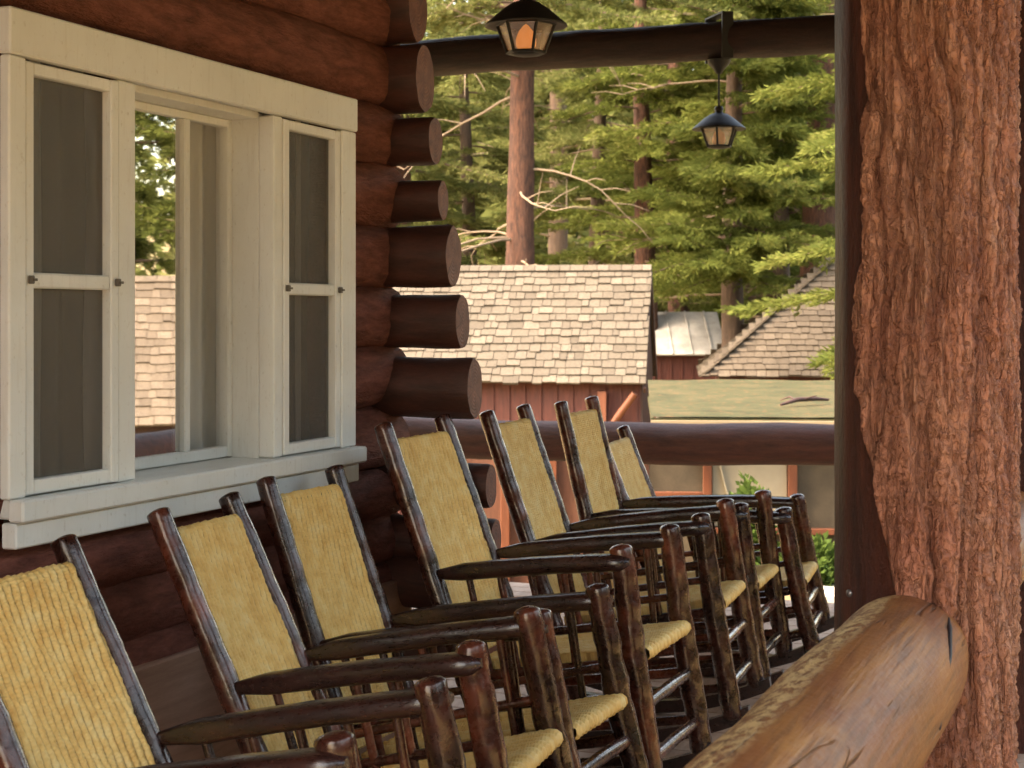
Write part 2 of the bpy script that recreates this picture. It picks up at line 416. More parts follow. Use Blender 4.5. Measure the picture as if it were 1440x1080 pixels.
w = bpy.data.worlds.new('World'); SC.world = w; w.use_nodes = True
nt = w.node_tree; bg = nt.nodes['Background']
sky = nt.nodes.new('ShaderNodeTexSky'); sky.sky_type = 'NISHITA'; sky.sun_disc = False
SUN_EL, SUN_AZ = R(48), R(230)            # azimuth clockwise from +Y
sky.sun_elevation = SUN_EL; sky.sun_rotation = SUN_AZ
sky.dust_density = 5.0; sky.air_density = 1.3; sky.ozone_density = .6; sky.altitude = 300
tint = nt.nodes.new('ShaderNodeMix'); tint.data_type = 'RGBA'; tint.blend_type = 'MULTIPLY'; tint.inputs[0].default_value = 1.0
tint.inputs[7].default_value = (1.0, .84, .665, 1)     # smoky warm air
nt.links.new(sky.outputs[0], tint.inputs[6]); nt.links.new(tint.outputs[2], bg.inputs[0]); bg.inputs[1].default_value = .15
sun = bpy.data.lights.new('sun', 'SUN'); sun.energy = .8; sun.angle = R(14); sun.color = (1, .89, .75)
so = bpy.data.objects.new('sun', sun); COL.objects.link(so)
sd = Vector((math.sin(SUN_AZ)*math.cos(SUN_EL), math.cos(SUN_AZ)*math.cos(SUN_EL), math.sin(SUN_EL)))
so.rotation_euler = sd.to_track_quat('Z', 'Y').to_euler(); so.location = (0, -10, 20)
SC.view_settings.view_transform = 'Standard'; SC.view_settings.look = 'None'
SC.view_settings.exposure = 3.35; SC.view_settings.gamma = 1
SC.cycles.max_bounces = 8; SC.cycles.transparent_max_bounces = 12; SC.cycles.diffuse_bounces = 4
SC.cycles.use_denoising = True

# ------------------------------------------------------------------ ground
def gz(x, y):
    d = (y*cT - (x - CX)*sT)
    z = -.75 - 1.35 * min(1, max(0, (d - 13) / 9)) if d > 0 else -.75
    if d > 34: z += (d - 34) * .075 if d < 140 else 106*.075
    if d > 60: z += (d - 60) * .13 if d < 140 else 80*.13
    return z + .25*noise.noise(Vector((x*.15, y*.15, 0)))*min(1, max(0, (d-9)/5))
def ground():
    b = MB(); N = 90
    xs = [-260 + 520 * i / N for i in range(N+1)]; xs = [x*abs(x)/260 for x in xs]
    ys = [-60 + 400*(j/N)**1.6 for j in range(N+1)]
    vs = [(x, y, gz(x, y)) for y in ys for x in xs]
    fs = [(j*(N+1)+i, j*(N+1)+i+1, (j+1)*(N+1)+i+1, (j+1)*(N+1)+i) for j in range(N) for i in range(N)]
    b.add(vs, fs); tag(b.build('ground', M['ground']), kind='structure')
ground()
b = MB()
p0, p1, p2, p3 = at(1128, 12.9), at(1330, 13.6), at(1330, 12.0), at(1150, 12.2)
b.add([(p.x, p.y, gz(p.x, p.y)+.05) for p in (p0, p1, p2, p3)] + [(p.x, p.y, gz(p.x, p.y)-.1) for p in (p0, p1, p2, p3)],
      [(0, 3, 2, 1), (0, 1, 5, 4), (1, 2, 6, 5), (2, 3, 7, 6), (3, 0, 4, 7)], False)
tag(b.build('path', M['path']), kind='structure')

# ------------------------------------------------------------------ porch floor
b = MB(); y = -2.5
while y < 8.15:
    wd = .135
    b.box(-3.2 if y > 4.9 else .03, 2.12, y, y+wd-.006, -.04, 0, bev=.003); y += wd
b.box(-3.2, 2.1, -2.5, 8.1, -.75, -.045)
tag(b.build('porch_floor', M['plank']), kind='structure')

# ------------------------------------------------------------------ the cabin
cabin = tag(empty('log_cabin', (0, 0, 0)), 'red brown log cabin wall with white framed window and staggered corner logs', 'cabin')
WY0, WY1, WZ0, WZ1 = 2.86, 4.425, 1.0, 2.07        # hole in the log wall
CORN = 4.85
def log(b, x, y0, y1, z, r, seed):
    b.tube([(x, y0, z), (x, y1, z)], [r, r], 22, step=.045, lump=.13, seed=seed, stretch=(9, 3.5, 9))
wall = MB(); zs = [.10, .25, .40, .555, .70, .845]; rs = [.085]*6
z = 1.03
while z < 3.3: zs.append(z); rs.append(.108); z += .197
for i, (z, r) in enumerate(zip(zs, rs)):
    x = -.105 if r > .1 else -.083
    e = CORN + .05
    if WZ0 - .02 < z < WZ1 + .02:
        log(wall, x, -2.9, WY0 + .01, z, r, i); log(wall, x, WY1 - .01, e, z, r, i + .5)
    else: log(wall, x, -2.9, e, z, r, i)
# chinking between the logs, and the other walls
wall.box(-.16, -.09, -2.9, WY0, .0, 3.35); wall.box(-.16, -.09, WY1, CORN, .0, 3.35)
wall.box(-.16, -.09, WY0, WY1, .0, WZ0); wall.box(-.16, -.09, WY0, WY1, WZ1, 3.35)
wall.build('log_wall', M['log'], cabin)
b = MB()
b.box(-6.2, -.17, CORN-.07, CORN+.03, 0, 3.9); b.box(-6.2, -6.1, -2.9, CORN-.08, 0, 3.3); b.box(-6.2, -.17, -2.95, -2.85, 0, 3.9)
b.box(-6.1, -.17, -2.84, CORN-.08, -.1, -.02)
b.build('cabin_shell', M['inner'], cabin)
# cross-wall logs whose sawn ends stand out past the corner
cl = [(.36, .34, .095), (.56, .36, .09), (.70, .36, .072), (.878, .345, .072), (1.192, .287, .100), (1.408, .245, .088), (1.619, .212, .098), (1.801, .175, .068),
      (1.999, .149, .079), (2.204, .111, .110), (2.43, .085, .108), (2.66, .07, .11), (2.88, .05, .10)]
for i, (z, x1, r) in enumerate(cl):
    x1 -= .03; b = MB()
    b.tube([(-1.2, 0, 0), (x1 - .012, 0, 0), (x1, 0, 0)], [r*.97, r, r*.965], 36, step=.04, lump=.13, seed=i*3.7, stretch=(2.0, 9, 9))
    b.v = [(x - y*.15 if x > x1-.02 else x, y, z_) for x, y, z_ in b.v]    # sawn a little askew
    o = b.build('corner_log', [M['log_cross'], M['log_end']], cabin)
    o.location = (0, CORN, z); me = o.data
    for p in me.polygons:
        if p.normal.x > .7 and len(p.vertices) > 4: p.material_index = 1
b = MB(); b.box(-.10, .015, -2.9, CORN+.02, -.02, .36, bev=.006); b.box(-.10, .021, -2.9, CORN+.028, .364, .572, bev=.006)
b.build('base_board', M['base'], cabin)
# roof: underside is the porch ceiling
b = MB()
Zc = lambda x: 3.25 - (.16 if x > 0 else .12)*x
for x0, x1 in ((-3.2, 0), (0, 3.0)):
    b.add([(x0, -.8, Zc(x0)), (x1, -.8, Zc(x1)), (x1, 8.5, Zc(x1)), (x0, 8.5, Zc(x0)),
           (x0, -.8, Zc(x0)+.22), (x1, -.8, Zc(x1)+.16), (x1, 8.5, Zc(x1)+.16), (x0, 8.5, Zc(x0)+.22)],
          [(0, 3, 2, 1), (4, 5, 6, 7), (0, 1, 5, 4), (1, 2, 6, 5), (2, 3, 7, 6), (3, 0, 4, 7)], False)
b.add([(-3.2, -3.4, Zc(-3.2)), (-7.2, -3.4, 2.9), (-7.2, 8.5, 2.9), (-3.2, 8.5, Zc(-3.2)),
       (-3.2, -3.4, Zc(-3.2)+.2), (-7.2, -3.4, 3.1), (-7.2, 8.5, 3.1), (-3.2, 8.5, Zc(-3.2)+.2)],
      [(0, 1, 2, 3), (4, 7, 6, 5), (0, 4, 5, 1), (1, 5, 6, 2), (2, 6, 7, 3)], False)
b.build('roof', M['darkwood'], cabin)

# ---- window
b = MB(); X0, X1 = .012, .045
Bv = .004
b.box(X0, X1, 2.832, 4.442, 1.985, 2.085, bev=Bv)                      # head
b.box(X0, X1-.006, 2.836, 2.893, 1.031, 1.983, bev=Bv); b.box(X0, X1-.006, 4.352, 4.442, 1.031, 1.983, bev=Bv)
b.box(-.02, .030, 3.238, 3.31, 1.031, 1.983, bev=Bv); b.box(-.02, .030, 3.965, 4.012, 1.031, 1.983, bev=Bv)
b.box(-.16, -.021, 3.29, 3.312, 1.005, 1.99, bev=.002); b.box(-.16, -.021, 3.968, 3.99, 1.005, 1.99, bev=.002)  # deep reveal
b.box(-.16, -.022, 3.313, 3.967, 1.975, 1.995, bev=.002)
win = b.build('window', M['white'], cabin)
b = MB(); b.box(-.15, .030, 2.87, 4.43, .984, 1.029, bev=.004); b.box(.0305, .072, 2.84, 4.452, .982, 1.03, bev=.005); b.build('sill', M['white'], win)
b = MB(); b.box(.012, .052, 2.842, 4.437, .925, .980, bev=.004); b.build('apron', M['white'], win)
def frame(y0, y1, z0, z1, x0, x1, wv, wb, wt, mid=None):
    b = MB()
    b.box(x0, x1, y0, y0+wv, z0, z1, bev=.003); b.box(x0, x1, y1-wv, y1, z0, z1, bev=.003)
    b.box(x0, x1-.002, y0+wv, y1-wv, z0, z0+wb, bev=.003); b.box(x0, x1-.002, y0+wv, y1-wv, z1-wt, z1, bev=.003)
    if mid: b.box(x0, x1-.003, y0+wv, y1-wv, mid-.017, mid+.017, bev=.004)
    return b
def folds(b, x, y0, y1, z0, z1, amp, nw, seed):
    n = int((y1-y0)/.006); vs = []; fs = []
    for j, zz in enumerate(np.linspace(z0, z1, 14)):
        for i in range(n+1):
            yy = y0 + (y1-y0)*i/n; k = (yy-y0)/(y1-y0)
            a = amp*(math.sin(k*nw*6.283 + 1.3*math.sin(k*5+seed)) + .4*math.sin(k*nw*13.1+seed*2))
            vs.append((x + a*(.8+.2*math.sin(j*.6+seed)), yy, zz))
    for j in range(13):
        for i in range(n):
            q = j*(n+1)+i; fs.append((q, q+1, q+n+2, q+n+1))
    b.add(vs, fs)
for (y0, y1) in ((2.896, 3.236), (4.014, 4.350)):
    o = frame(y0, y1, 1.034, 1.978, .0, .034, .03, .032, .028, 1.502).build('sash', M['white'], win)
    b = MB(); b.box(.008, .0095, y0+.028, y1-.028, 1.06, 1.955); b.build('screen', M['screen'], win)
    for yy in (y0 + .012, y1 - .012):
        b = MB(); b.box(.0345, .046, yy-.006, yy+.006, 1.494, 1.512, bev=.002); b.box(.040, .050, yy-.003, yy+.010, 1.500, 1.506, bev=.001); b.build('latch', M['brass'], win)
o = frame(3.313, 3.967, 1.032, 1.974, -.135, -.105, .022, .03, .022).build('sash', M['white'], win)
b = MB(); b.box(-.133, -.103, 3.725, 3.752, 1.062, 1.952, bev=.003); b.build('meeting_stile', M['white'], win)
b = MB(); b.box(-.122, -.119, 3.335, 3.725, 1.062, 1.952); b.build('glass_pane', M['glass_mirror'], win)
b = MB(); b.box(-.122, -.119, 3.752, 3.945, 1.062, 1.952); b.build('glass_pane', M['glass_clear'], win)
b = MB(); b.box(-.2, -.19, 3.30, 3.735, 1.0, 2.0); b.build('dark_backing', M['inner'], win)  # added dark panel standing in for the dark room behind the pane
b = MB(); folds(b, -.185, 3.79, 4.0, .95, 2.02, .014, 2.2, 2.0); b.build('curtain', M['curtain'], win)
b = MB(); folds(b, -.018, 2.965, 3.025, .95, 2.02, .010, .9, .4); b.build('curtain', M['curtain'], win)  # pale strip painting in one brighter fold
b = MB(); folds(b, -.105, 2.86, 3.27, .95, 2.02, .022, 4.2, 2.4); b.build('curtain', M['curtain_dimmed'], win)
b = MB(); folds(b, -.105, 3.995, 4.38, .95, 2.02, .022, 4.5, 1.4); b.build('curtain', M['curtain_dimmed'], win)
b = MB(); folds(b, -.022, 4.16, 4.21, .95, 2.02, .010, .9, 1.4); b.build('curtain', M['curtain'], win)  # lit fold of the right curtain as a separate pale strip

# ------------------------------------------------------------------ porch posts, rails and beam
def post_mesh():
    NA, NZ, H = 340, 900, 3.02
    ang = np.linspace(0, 2*math.pi, NA, endpoint=False); V = np.zeros((NZ, NA, 3), np.float32); B = np.zeros((NZ, NA), np.float32); FU = np.zeros((NZ, NA), np.float32)
    nf = noise.noise; ff = noise.fractal
    for j in range(NZ):
        z = H*j/(NZ-1)
        # edge of the bark, as an angle measured from -Y toward -X
        zz = z
        e = .50 + .07*ff(Vector((zz*5, 1, 0)), 1, 2, 3)
        if zz > 1.25 and zz < 1.55: e += .14*math.sin((zz-1.25)/.3*math.pi)
        if zz < 1.22: e -= .40*min(1, (1.22-zz)/.34)
        if zz < .6: e = .12 + .3*(.6-zz)
        rin = .160 + .006*ff(Vector((zz*.9, 5, 0)), 1, 2, 2)
        for i in range(NA):
            a = ang[i]; u = (math.cos(a), math.sin(a))
            # angle from -Y toward -X
            t = math.atan2(-u[0], -u[1])
            m = min(1, max(0, (e - t)/.07)) * min(1, max(0, (t + 2.6)/.1))
            m = m*m*(3-2*m)
            r = rin*(1 + .012*nf(Vector((u[0]*2, u[1]*2, zz*2))))
            if m > 0:
                p = Vector((u[0]*.17, u[1]*.17, zz))
                wp = nf(Vector((p.x*9, p.y*9, zz*5))); wq = nf(Vector((p.x*30+3, p.y*30, zz*16)))
                q = Vector((p.x*27 + wp*.45, p.y*27 + wq*.2, zz*1.35 + wp*.2))
                f1 = max(0, 1 - abs(nf(q))*4.6)
                q2 = Vector((p.x*58 + wq*.35, p.y*58 + wp*.5, zz*4.6 + 7 + wq*.3))
                f2 = max(0, 1 - abs(nf(q2))*4.6)
                fur = min(1.25, f1**1.2 + .55*f2**1.3)
                fine = ff(Vector((p.x*85, p.y*85, zz*55)), .55, 2, 4)
                plate = nf(Vector((p.x*14+9, p.y*14, zz*2.2)))
                r += m*(.034 - .0175*fur + .0050*fine + .003*plate)
                FU[j, i] = min(1, fur)
            V[j, i] = (u[0]*r, u[1]*r, z); B[j, i] = m
    idx = np.arange(NZ*NA).reshape(NZ, NA)
    a = idx[:-1, :]; b_ = np.roll(idx, -1, 1)[:-1, :]; c = np.roll(idx, -1, 1)[1:, :]; d = idx[1:, :]
    faces = np.stack([a, b_, c, d], -1).reshape(-1, 4)
    o = np_mesh('porch_post', V.reshape(-1, 3), faces, M['bark'], None, True)
    at_ = o.data.attributes.new('bark', 'FLOAT', 'POINT'); at_.data.foreach_set('value', B.ravel())
    af = o.data.attributes.new('furrow', 'FLOAT', 'POINT'); af.data.foreach_set('value', FU.ravel())
    return o
post = post_mesh(); post.location = (1.868, 3.31, 0)
tag(post, 'thick red log post with rough furrowed bark beside the near handrail', 'post', 'log posts along the porch edge')
b = MB(); b.tube([(0, 0, 0), (0, .012, 0)], [.008, .006], 10, round_end=.6)
nl = b.build('nail', M['nail'], post); nl.location = (-.112, -.118, .885); nl.rotation_euler = (0, 0, R(-35))
p2 = post.copy(); COL.objects.link(p2); p2.location = (1.868, 5.72, 0); p2.rotation_euler = (0, 0, R(70))
tag(p2, 'bark covered log post half hidden behind the big near post', 'post')
p3 = post.copy(); COL.objects.link(p3); p3.location = (1.86, 8.1, 0); p3.rotation_euler = (0, 0, R(160))
tag(p3, 'farthest log post where the end rail and the beam meet', 'post')

b = MB()
b.tube([(1.862, -.6, .772), (1.860, 1.5, .772), (1.864, 2.95, .776), (1.866, 3.10, .778), (1.868, 3.15, .777), (1.868, 3.175, .775)], [.125, .124, .125, .124, .119, .109], 48, step=.03, lump=.05, seed=3.3, stretch=(5, 2.2, 5))
rl = b.build('porch_railing', M['rail'])
tag(rl, 'thick golden varnished log handrail with flaked crest in the foreground', 'railing', 'log rails of the porch')
b = MB(); b.tube([(1.9875, 2.72, .752), (1.984, 2.82, .806), (1.979, 2.92, .832), (1.964, 3.04, .858), (1.955, 3.10, .866)], [.001, .003, .004, .005, .002], 6); b.build('crack', M['iron'], rl)
b = MB(); b.tube([(1.865, 3.4, .74), (1.86, 5.62, .75)], [.115, .11], 32, step=.05, lump=.05, seed=9.3, stretch=(5, 2, 5))
tag(b.build('porch_railing', M['rail']), 'golden log handrail seen past the right side of the near post', 'railing')
b = MB(); b.tube([(-3.2, 8.1, .76), (-.2, 8.1, .771), (1.75, 8.1, .815)], [.118, .106, .10], 32, step=.06, lump=.09, seed=19.3, stretch=(2, 5, 5))
tag(b.build('porch_railing', M['rail_far']), 'dark red log rail crossing the porch end below the sheds', 'railing')
b = MB(); b.tube([(1.86, 5.85, .77), (1.86, 7.95, .80)], [.105, .105], 24, step=.06, lump=.045, seed=29.3, stretch=(5, 2, 5))
tag(b.build('porch_railing', M['rail_far']), 'short dark log rail between the two farthest posts', 'railing')
b = MB(); b.tube([(-3.2, 8.1, 2.835), (-1.4, 8.1, 2.833), (1.9, 8.1, 2.818)], [.108, .1, .094], 32, step=.05, lump=.11, seed=39.3, stretch=(2, 6, 6))
tag(b.build('porch_beam', M['beam']), 'dark log beam spanning the far end of the porch overhead', 'beam')
b = MB(); b.tube([(1.86, -.7, 2.85), (1.86, 8.3, 2.85)], [.1, .095], 20, step=.12, lump=.05, seed=49.3, stretch=(6, 2, 6))
tag(b.build('eave_beam', M['beam']), 'dark log beam running along the eave above the posts', 'beam')

# ------------------------------------------------------------------ lanterns
def m_pane(name, c, a):
    t = NT(name); tl = t.n('ShaderNodeBsdfTranslucent'); tl.inputs['Color'].default_value = c + (1,)
    d = t.n('ShaderNodeBsdfDiffuse'); d.inputs['Color'].default_value = c + (1,)
    tr = t.n('ShaderNodeBsdfTransparent'); g = t.n('ShaderNodeBsdfGlossy'); g.inputs['Roughness'].default_value = .1
    m1 = t.n('ShaderNodeMixShader'); m1.inputs[0].default_value = .5; t.l(d.outputs[0], m1.inputs[1]); t.l(tl.outputs[0], m1.inputs[2])
    m2 = t.n('ShaderNodeMixShader'); m2.inputs[0].default_value = a; t.l(m1.outputs[0], m2.inputs[1]); t.l(tr.outputs[0], m2.inputs[2])
    m3 = t.n('ShaderNodeMixShader'); m3.inputs[0].default_value = .06; t.l(m2.outputs[0], m3.inputs[1]); t.l(g.outputs[0], m3.inputs[2])
    return t.done(m3.outputs[0])
M['pane'] = m_pane('seeded_lantern_glass', (.62, .52, .42), .78)
def m_bulb(e):
    t = NT('amber_bulb_glass'); p = t.pbr((.85, .30, .05), .25)
    em = t.n('ShaderNodeEmission'); em.inputs['Color'].default_value = (1, .30, .045, 1); em.inputs['Strength'].default_value = e
    ad = t.n('ShaderNodeAddShader'); t.l(p, ad.inputs[0]); t.l(em.outputs[0], ad.inputs[1]); return t.done(ad.outputs[0])
M['bulb'] = m_bulb(.075); M['bulb_dim'] = m_bulb(.0)
def lantern(loc, rz, stem_top, label, strap):
    t = tag(empty('hanging_lantern', loc, rz), label, 'lantern', 'lanterns hanging over the porch')
    n = 6; rt, rb, h = .098, .062, .105
    b = MB(); b.lathe([(.0, .205), (.018, .203), (.024, .19), (.018, .178), (.022, .17), (.045, .163), (.075, .143), (.108, .115), (.134, .093), (.137, .087), (.12, .089), (.0, .10)], 24)
    b.build('hood', M['iron'], t)
    b = MB()
    for k in range(n):
        a = 2*math.pi*k/n
        b.tube([(rb*math.cos(a), rb*math.sin(a), 0), (rt*math.cos(a), rt*math.sin(a), h-.008)], .0055, 6)
        a2 = 2*math.pi*(k+1)/n
        for r_, z_ in ((rb, 0), (rt, h-.012)):
            b.tube([(r_*math.cos(a), r_*math.sin(a), z_), (r_*math.cos(a2), r_*math.sin(a2), z_)], .0055, 6)
    b.lathe([(.0, -.012), (.03, -.011), (.062, -.004), (.062, .003), (.0, .004)], n)
    b.build('cage', M['iron'], t)
    for k in range(n):
        a = 2*math.pi*k/n; a2 = 2*math.pi*(k+1)/n; b = MB(); i_ = .97
        q = [(rb*i_*math.cos(a), rb*i_*math.sin(a), .002), (rb*i_*math.cos(a2), rb*i_*math.sin(a2), .002), (rt*i_*math.cos(a2), rt*i_*math.sin(a2), h-.01), (rt*i_*math.cos(a), rt*i_*math.sin(a), h-.01)]
        nr = (Vector(q[1])-Vector(q[0])).cross(Vector(q[3])-Vector(q[0])).normalized()*.0025
        b.add(q + [tuple(Vector(p)-nr) for p in q], [(0, 1, 2, 3), (7, 6, 5, 4), (0, 4, 5, 1), (1, 5, 6, 2), (2, 6, 7, 3), (3, 7, 4, 0)], False)
        b.build('glass_pane', M['pane'], t)
    b = MB(); b.lathe([(.0, .004), (.022, .006), (.034, .025), (.034, .045), (.024, .07), (.010, .088), (0, .095)], 16); b.build('bulb', M['bulb_dim' if strap else 'bulb'], t)
    b = MB(); b.tube([(0, 0, .2), (0, 0, stem_top-.05)], .0055, 8); b.build('stem', M['iron'], t)
    b = MB(); b.lathe([(.0, stem_top-.075), (.014, stem_top-.07), (.03, stem_top-.045), (.055, stem_top-.02), (.06, stem_top)], 20)
    if strap:
        b.lathe([(.06, stem_top), (.0, stem_top)], 20)
        for s_ in (-1, 1): b.box(-.03, .03, s_*.106-.005, s_*.106+.005, stem_top-.005, stem_top+.218)
        b.box(-.03, .03, -.111, .111, stem_top+.2185, stem_top+.228)
    b.build('ceiling_mount', M['iron'], t)
lantern((.375, 5.0, 2.29), R(12), Zc(.375)-2.29, 'nearer black porch lantern with amber bulb and flared hood', False)
lantern((.215, 8.1, 2.29), R(38), .44, 'farther black lantern hanging below the end beam against foliage', True)

# ------------------------------------------------------------------ rocking chairs
CH = [
 ([-0.431, 1.093, -0.325, 0.66, 0.297, 0.695, 0.202, 0.218], [0.896, 2.589, 0.057, 0.212]),
 ([-0.418, 1.093, -0.318, 0.67, 0.276, 0.697, 0.176, 0.213], [0.802, 3.382, 0.084, 0.201]),
 ([-0.419, 1.11, -0.351, 0.658, 0.291, 0.674, 0.18, 0.205], [0.763, 3.901, -0.027, 0.198]),
 ([-0.415, 1.178, -0.31, 0.729, 0.276, 0.772, 0.212, 0.238], [0.759, 4.511, 0.005, 0.127]),
 ([-0.414, 1.174, -0.324, 0.707, 0.279, 0.751, 0.212, 0.222], [0.718, 5.421, 0.074, 0.14]),
 ([-0.39, 1.156, -0.334, 0.712, 0.257, 0.724, 0.21, 0.231], [0.691, 6.071, 0.052, 0.11]),
 ([-0.42, 1.049, -0.353, 0.7, 0.263, 0.642, 0.237, 0.249], [0.755, 6.591, 0.103, 0.183])]
LB = ['log rocking chair nearest the camera, its woven back cut off at the left edge',
      'second rocking chair from the camera, posts rising in front of the window apron',
      'third rocking chair from the camera, close against the second, below the right screen',
      'tall rocking chair right of the window, fourth in line, below the corner logs',
      'fifth rocking chair in line, its back posts in front of the shingled shed wall',
      'sixth rocking chair in line, woven back beneath the right end of the shed roof',
      'farthest and lowest rocking chair, its back tilted in front of the end rail']
def woven(b_name, P, U, V_, N, wd, ht, ribs, parent, thick=.014, roll=True, seed=0, arch=.012):
    """woven sheet: P corner, U across, V_ up, N outward; ribs stand proud"""
    nu, nv = ribs*6, int(ht/.008)
    us = np.linspace(0, 1, nu+1); vs_ = np.linspace(0, 1, nv+1)
    uu, vv = np.meshgrid(us, vs_)
    rng = np.random.RandomState(int(seed*10)+3)
    ph = rng.rand(ribs+1)*6.28; wob = .45*np.sin(vv*7+seed+uu*3)+.2*np.sin(vv*19+uu*9+seed)+.12*np.sin(vv*61+uu*31+seed*2)
    k = uu*ribs + wob*.6
    ridge = np.abs(np.sin(k*math.pi))
    col = np.clip(np.floor(k).astype(int), 0, ribs)
    strand = np.sin(vv*ht/.0105*math.pi + ph[col] + (np.floor(k) % 2)*math.pi)
    h = .0085*ridge**.55 + .0013*strand*ridge - .004
    sag = -arch*np.sin(uu*math.pi)*np.sin(np.clip(vv, 0, 1)*math.pi)
    a = np.zeros_like(uu)
    P = np.array(P); U = np.array(U); V_ = np.array(V_); N = np.array(N)
    front = P + uu[..., None]*wd*U + vv[..., None]*ht*V_ + (h+sag+thick)[..., None]*N
    back = P + uu[..., None]*wd*U + vv[..., None]*ht*V_ + (-h*.6+sag-thick)[..., None]*N
    verts = [front.reshape(-1, 3)]; W = nu+1; faces = []
    id0 = np.arange(W*(nv+1)).reshape(nv+1, W)
    faces.append(np.stack([id0[:-1, :-1], id0[:-1, 1:], id0[1:, 1:], id0[1:, :-1]], -1).reshape(-1, 4))
    id1 = id0 + W*(nv+1); verts.append(back.reshape(-1, 3))
    faces.append(np.stack([id1[:-1, 1:], id1[:-1, :-1], id1[1:, :-1], id1[1:, 1:]], -1).reshape(-1, 4))
    n = 2*W*(nv+1)
    # rolled top and bottom edges
    prev = id0[-1]; rings = []
    for q in (35, 70, 110, 145):
        c_, s_ = math.cos(R(q)), math.sin(R(q))
        row = P + us[:, None]*wd*U + (ht + thick*1.25*s_ + h[-1]*s_)[:, None]*V_ + (thick*c_ + sag[-1] + h[-1]*c_)[:, None]*N
        verts.append(row); ids = np.arange(n, n+W); n += W
        faces.append(np.stack([prev[:-1], prev[1:], ids[1:], ids[:-1]], -1)); prev = ids
    faces.append(np.stack([prev[:-1], prev[1:], id1[-1][1:], id1[-1][:-1]], -1))
    faces.append(np.stack([id1[0][:-1], id1[0][1:], id0[0][1:], id0[0][:-1]], -1))
    faces.append(np.stack([id1[:-1, 0], id0[:-1, 0], id0[1:, 0], id1[1:, 0]], -1))
    faces.append(np.stack([id0[:-1, -1], id1[:-1, -1], id1[1:, -1], id0[1:, -1]], -1))
    V = np.concatenate(verts); Fs = np.concatenate(faces)
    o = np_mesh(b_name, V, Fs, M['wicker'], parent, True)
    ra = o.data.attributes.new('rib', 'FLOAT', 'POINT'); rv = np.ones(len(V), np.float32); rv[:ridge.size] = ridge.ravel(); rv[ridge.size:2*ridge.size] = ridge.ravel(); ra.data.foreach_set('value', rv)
    uvl = o.data.uv_layers.new(name='UVMap'); li = np.zeros(len(o.data.loops), np.int32); o.data.loops.foreach_get('vertex_index', li)
    rel = V - P; uvv = np.stack([rel @ U / .5, rel @ V_ / .5], -1)[li]
    uvl.data.foreach_set('uv', uvv.astype(np.float32).ravel())
    return o

def arm_mesh(p0, p1, w0, side, seed):
    b = MB(); p0 = Vector(p0); p1 = Vector(p1); d = p1-p0; L = d.length; d.normalize()
    lat = Vector((0, 1, 0)); up = d.cross(lat).normalized()*-1
    if up.z < 0: up = -up
    n = 30; m = 18; vs = []; fs = []
    for i in range(n+1):
        t = i/n
        prof = min(1, .30+2.6*t)**.8 * (1 if t < .9 else math.sqrt(max(.05, 1-((t-.9)/.1)**2*.8)))
        wv = w0*(.62+.38*t)*prof; th = .025*(.55+.45*min(1, t*7))*(1 if t < .93 else math.sqrt(max(.1, 1-((t-.93)/.075)**2)))
        c = p0 + d*L*t + up*(.006*math.sin(t*3.1)) + lat*side*.010*t
        for k in range(m):
            a = 2*math.pi*k/m; ca, sa = math.cos(a), math.sin(a)
            x = abs(ca)**.7*(1 if ca > 0 else -1); z = abs(sa)**.75*(1 if sa > 0 else -1)
            j = 1+.05*noise.noise(Vector((t*9, a, seed)))
            vs.append(c + lat*x*wv*.5*j + up*z*th*j)
    for i in range(n):
        for k in range(m):
            a = i*m+k; e = i*m+(k+1) % m; fs.append((a, e, e+m, a+m))
    b.add(vs, fs); b.add(vs[:m], [tuple(range(m))[::-1]]); b.add(vs[-m:], [tuple(range(m))])
    return b

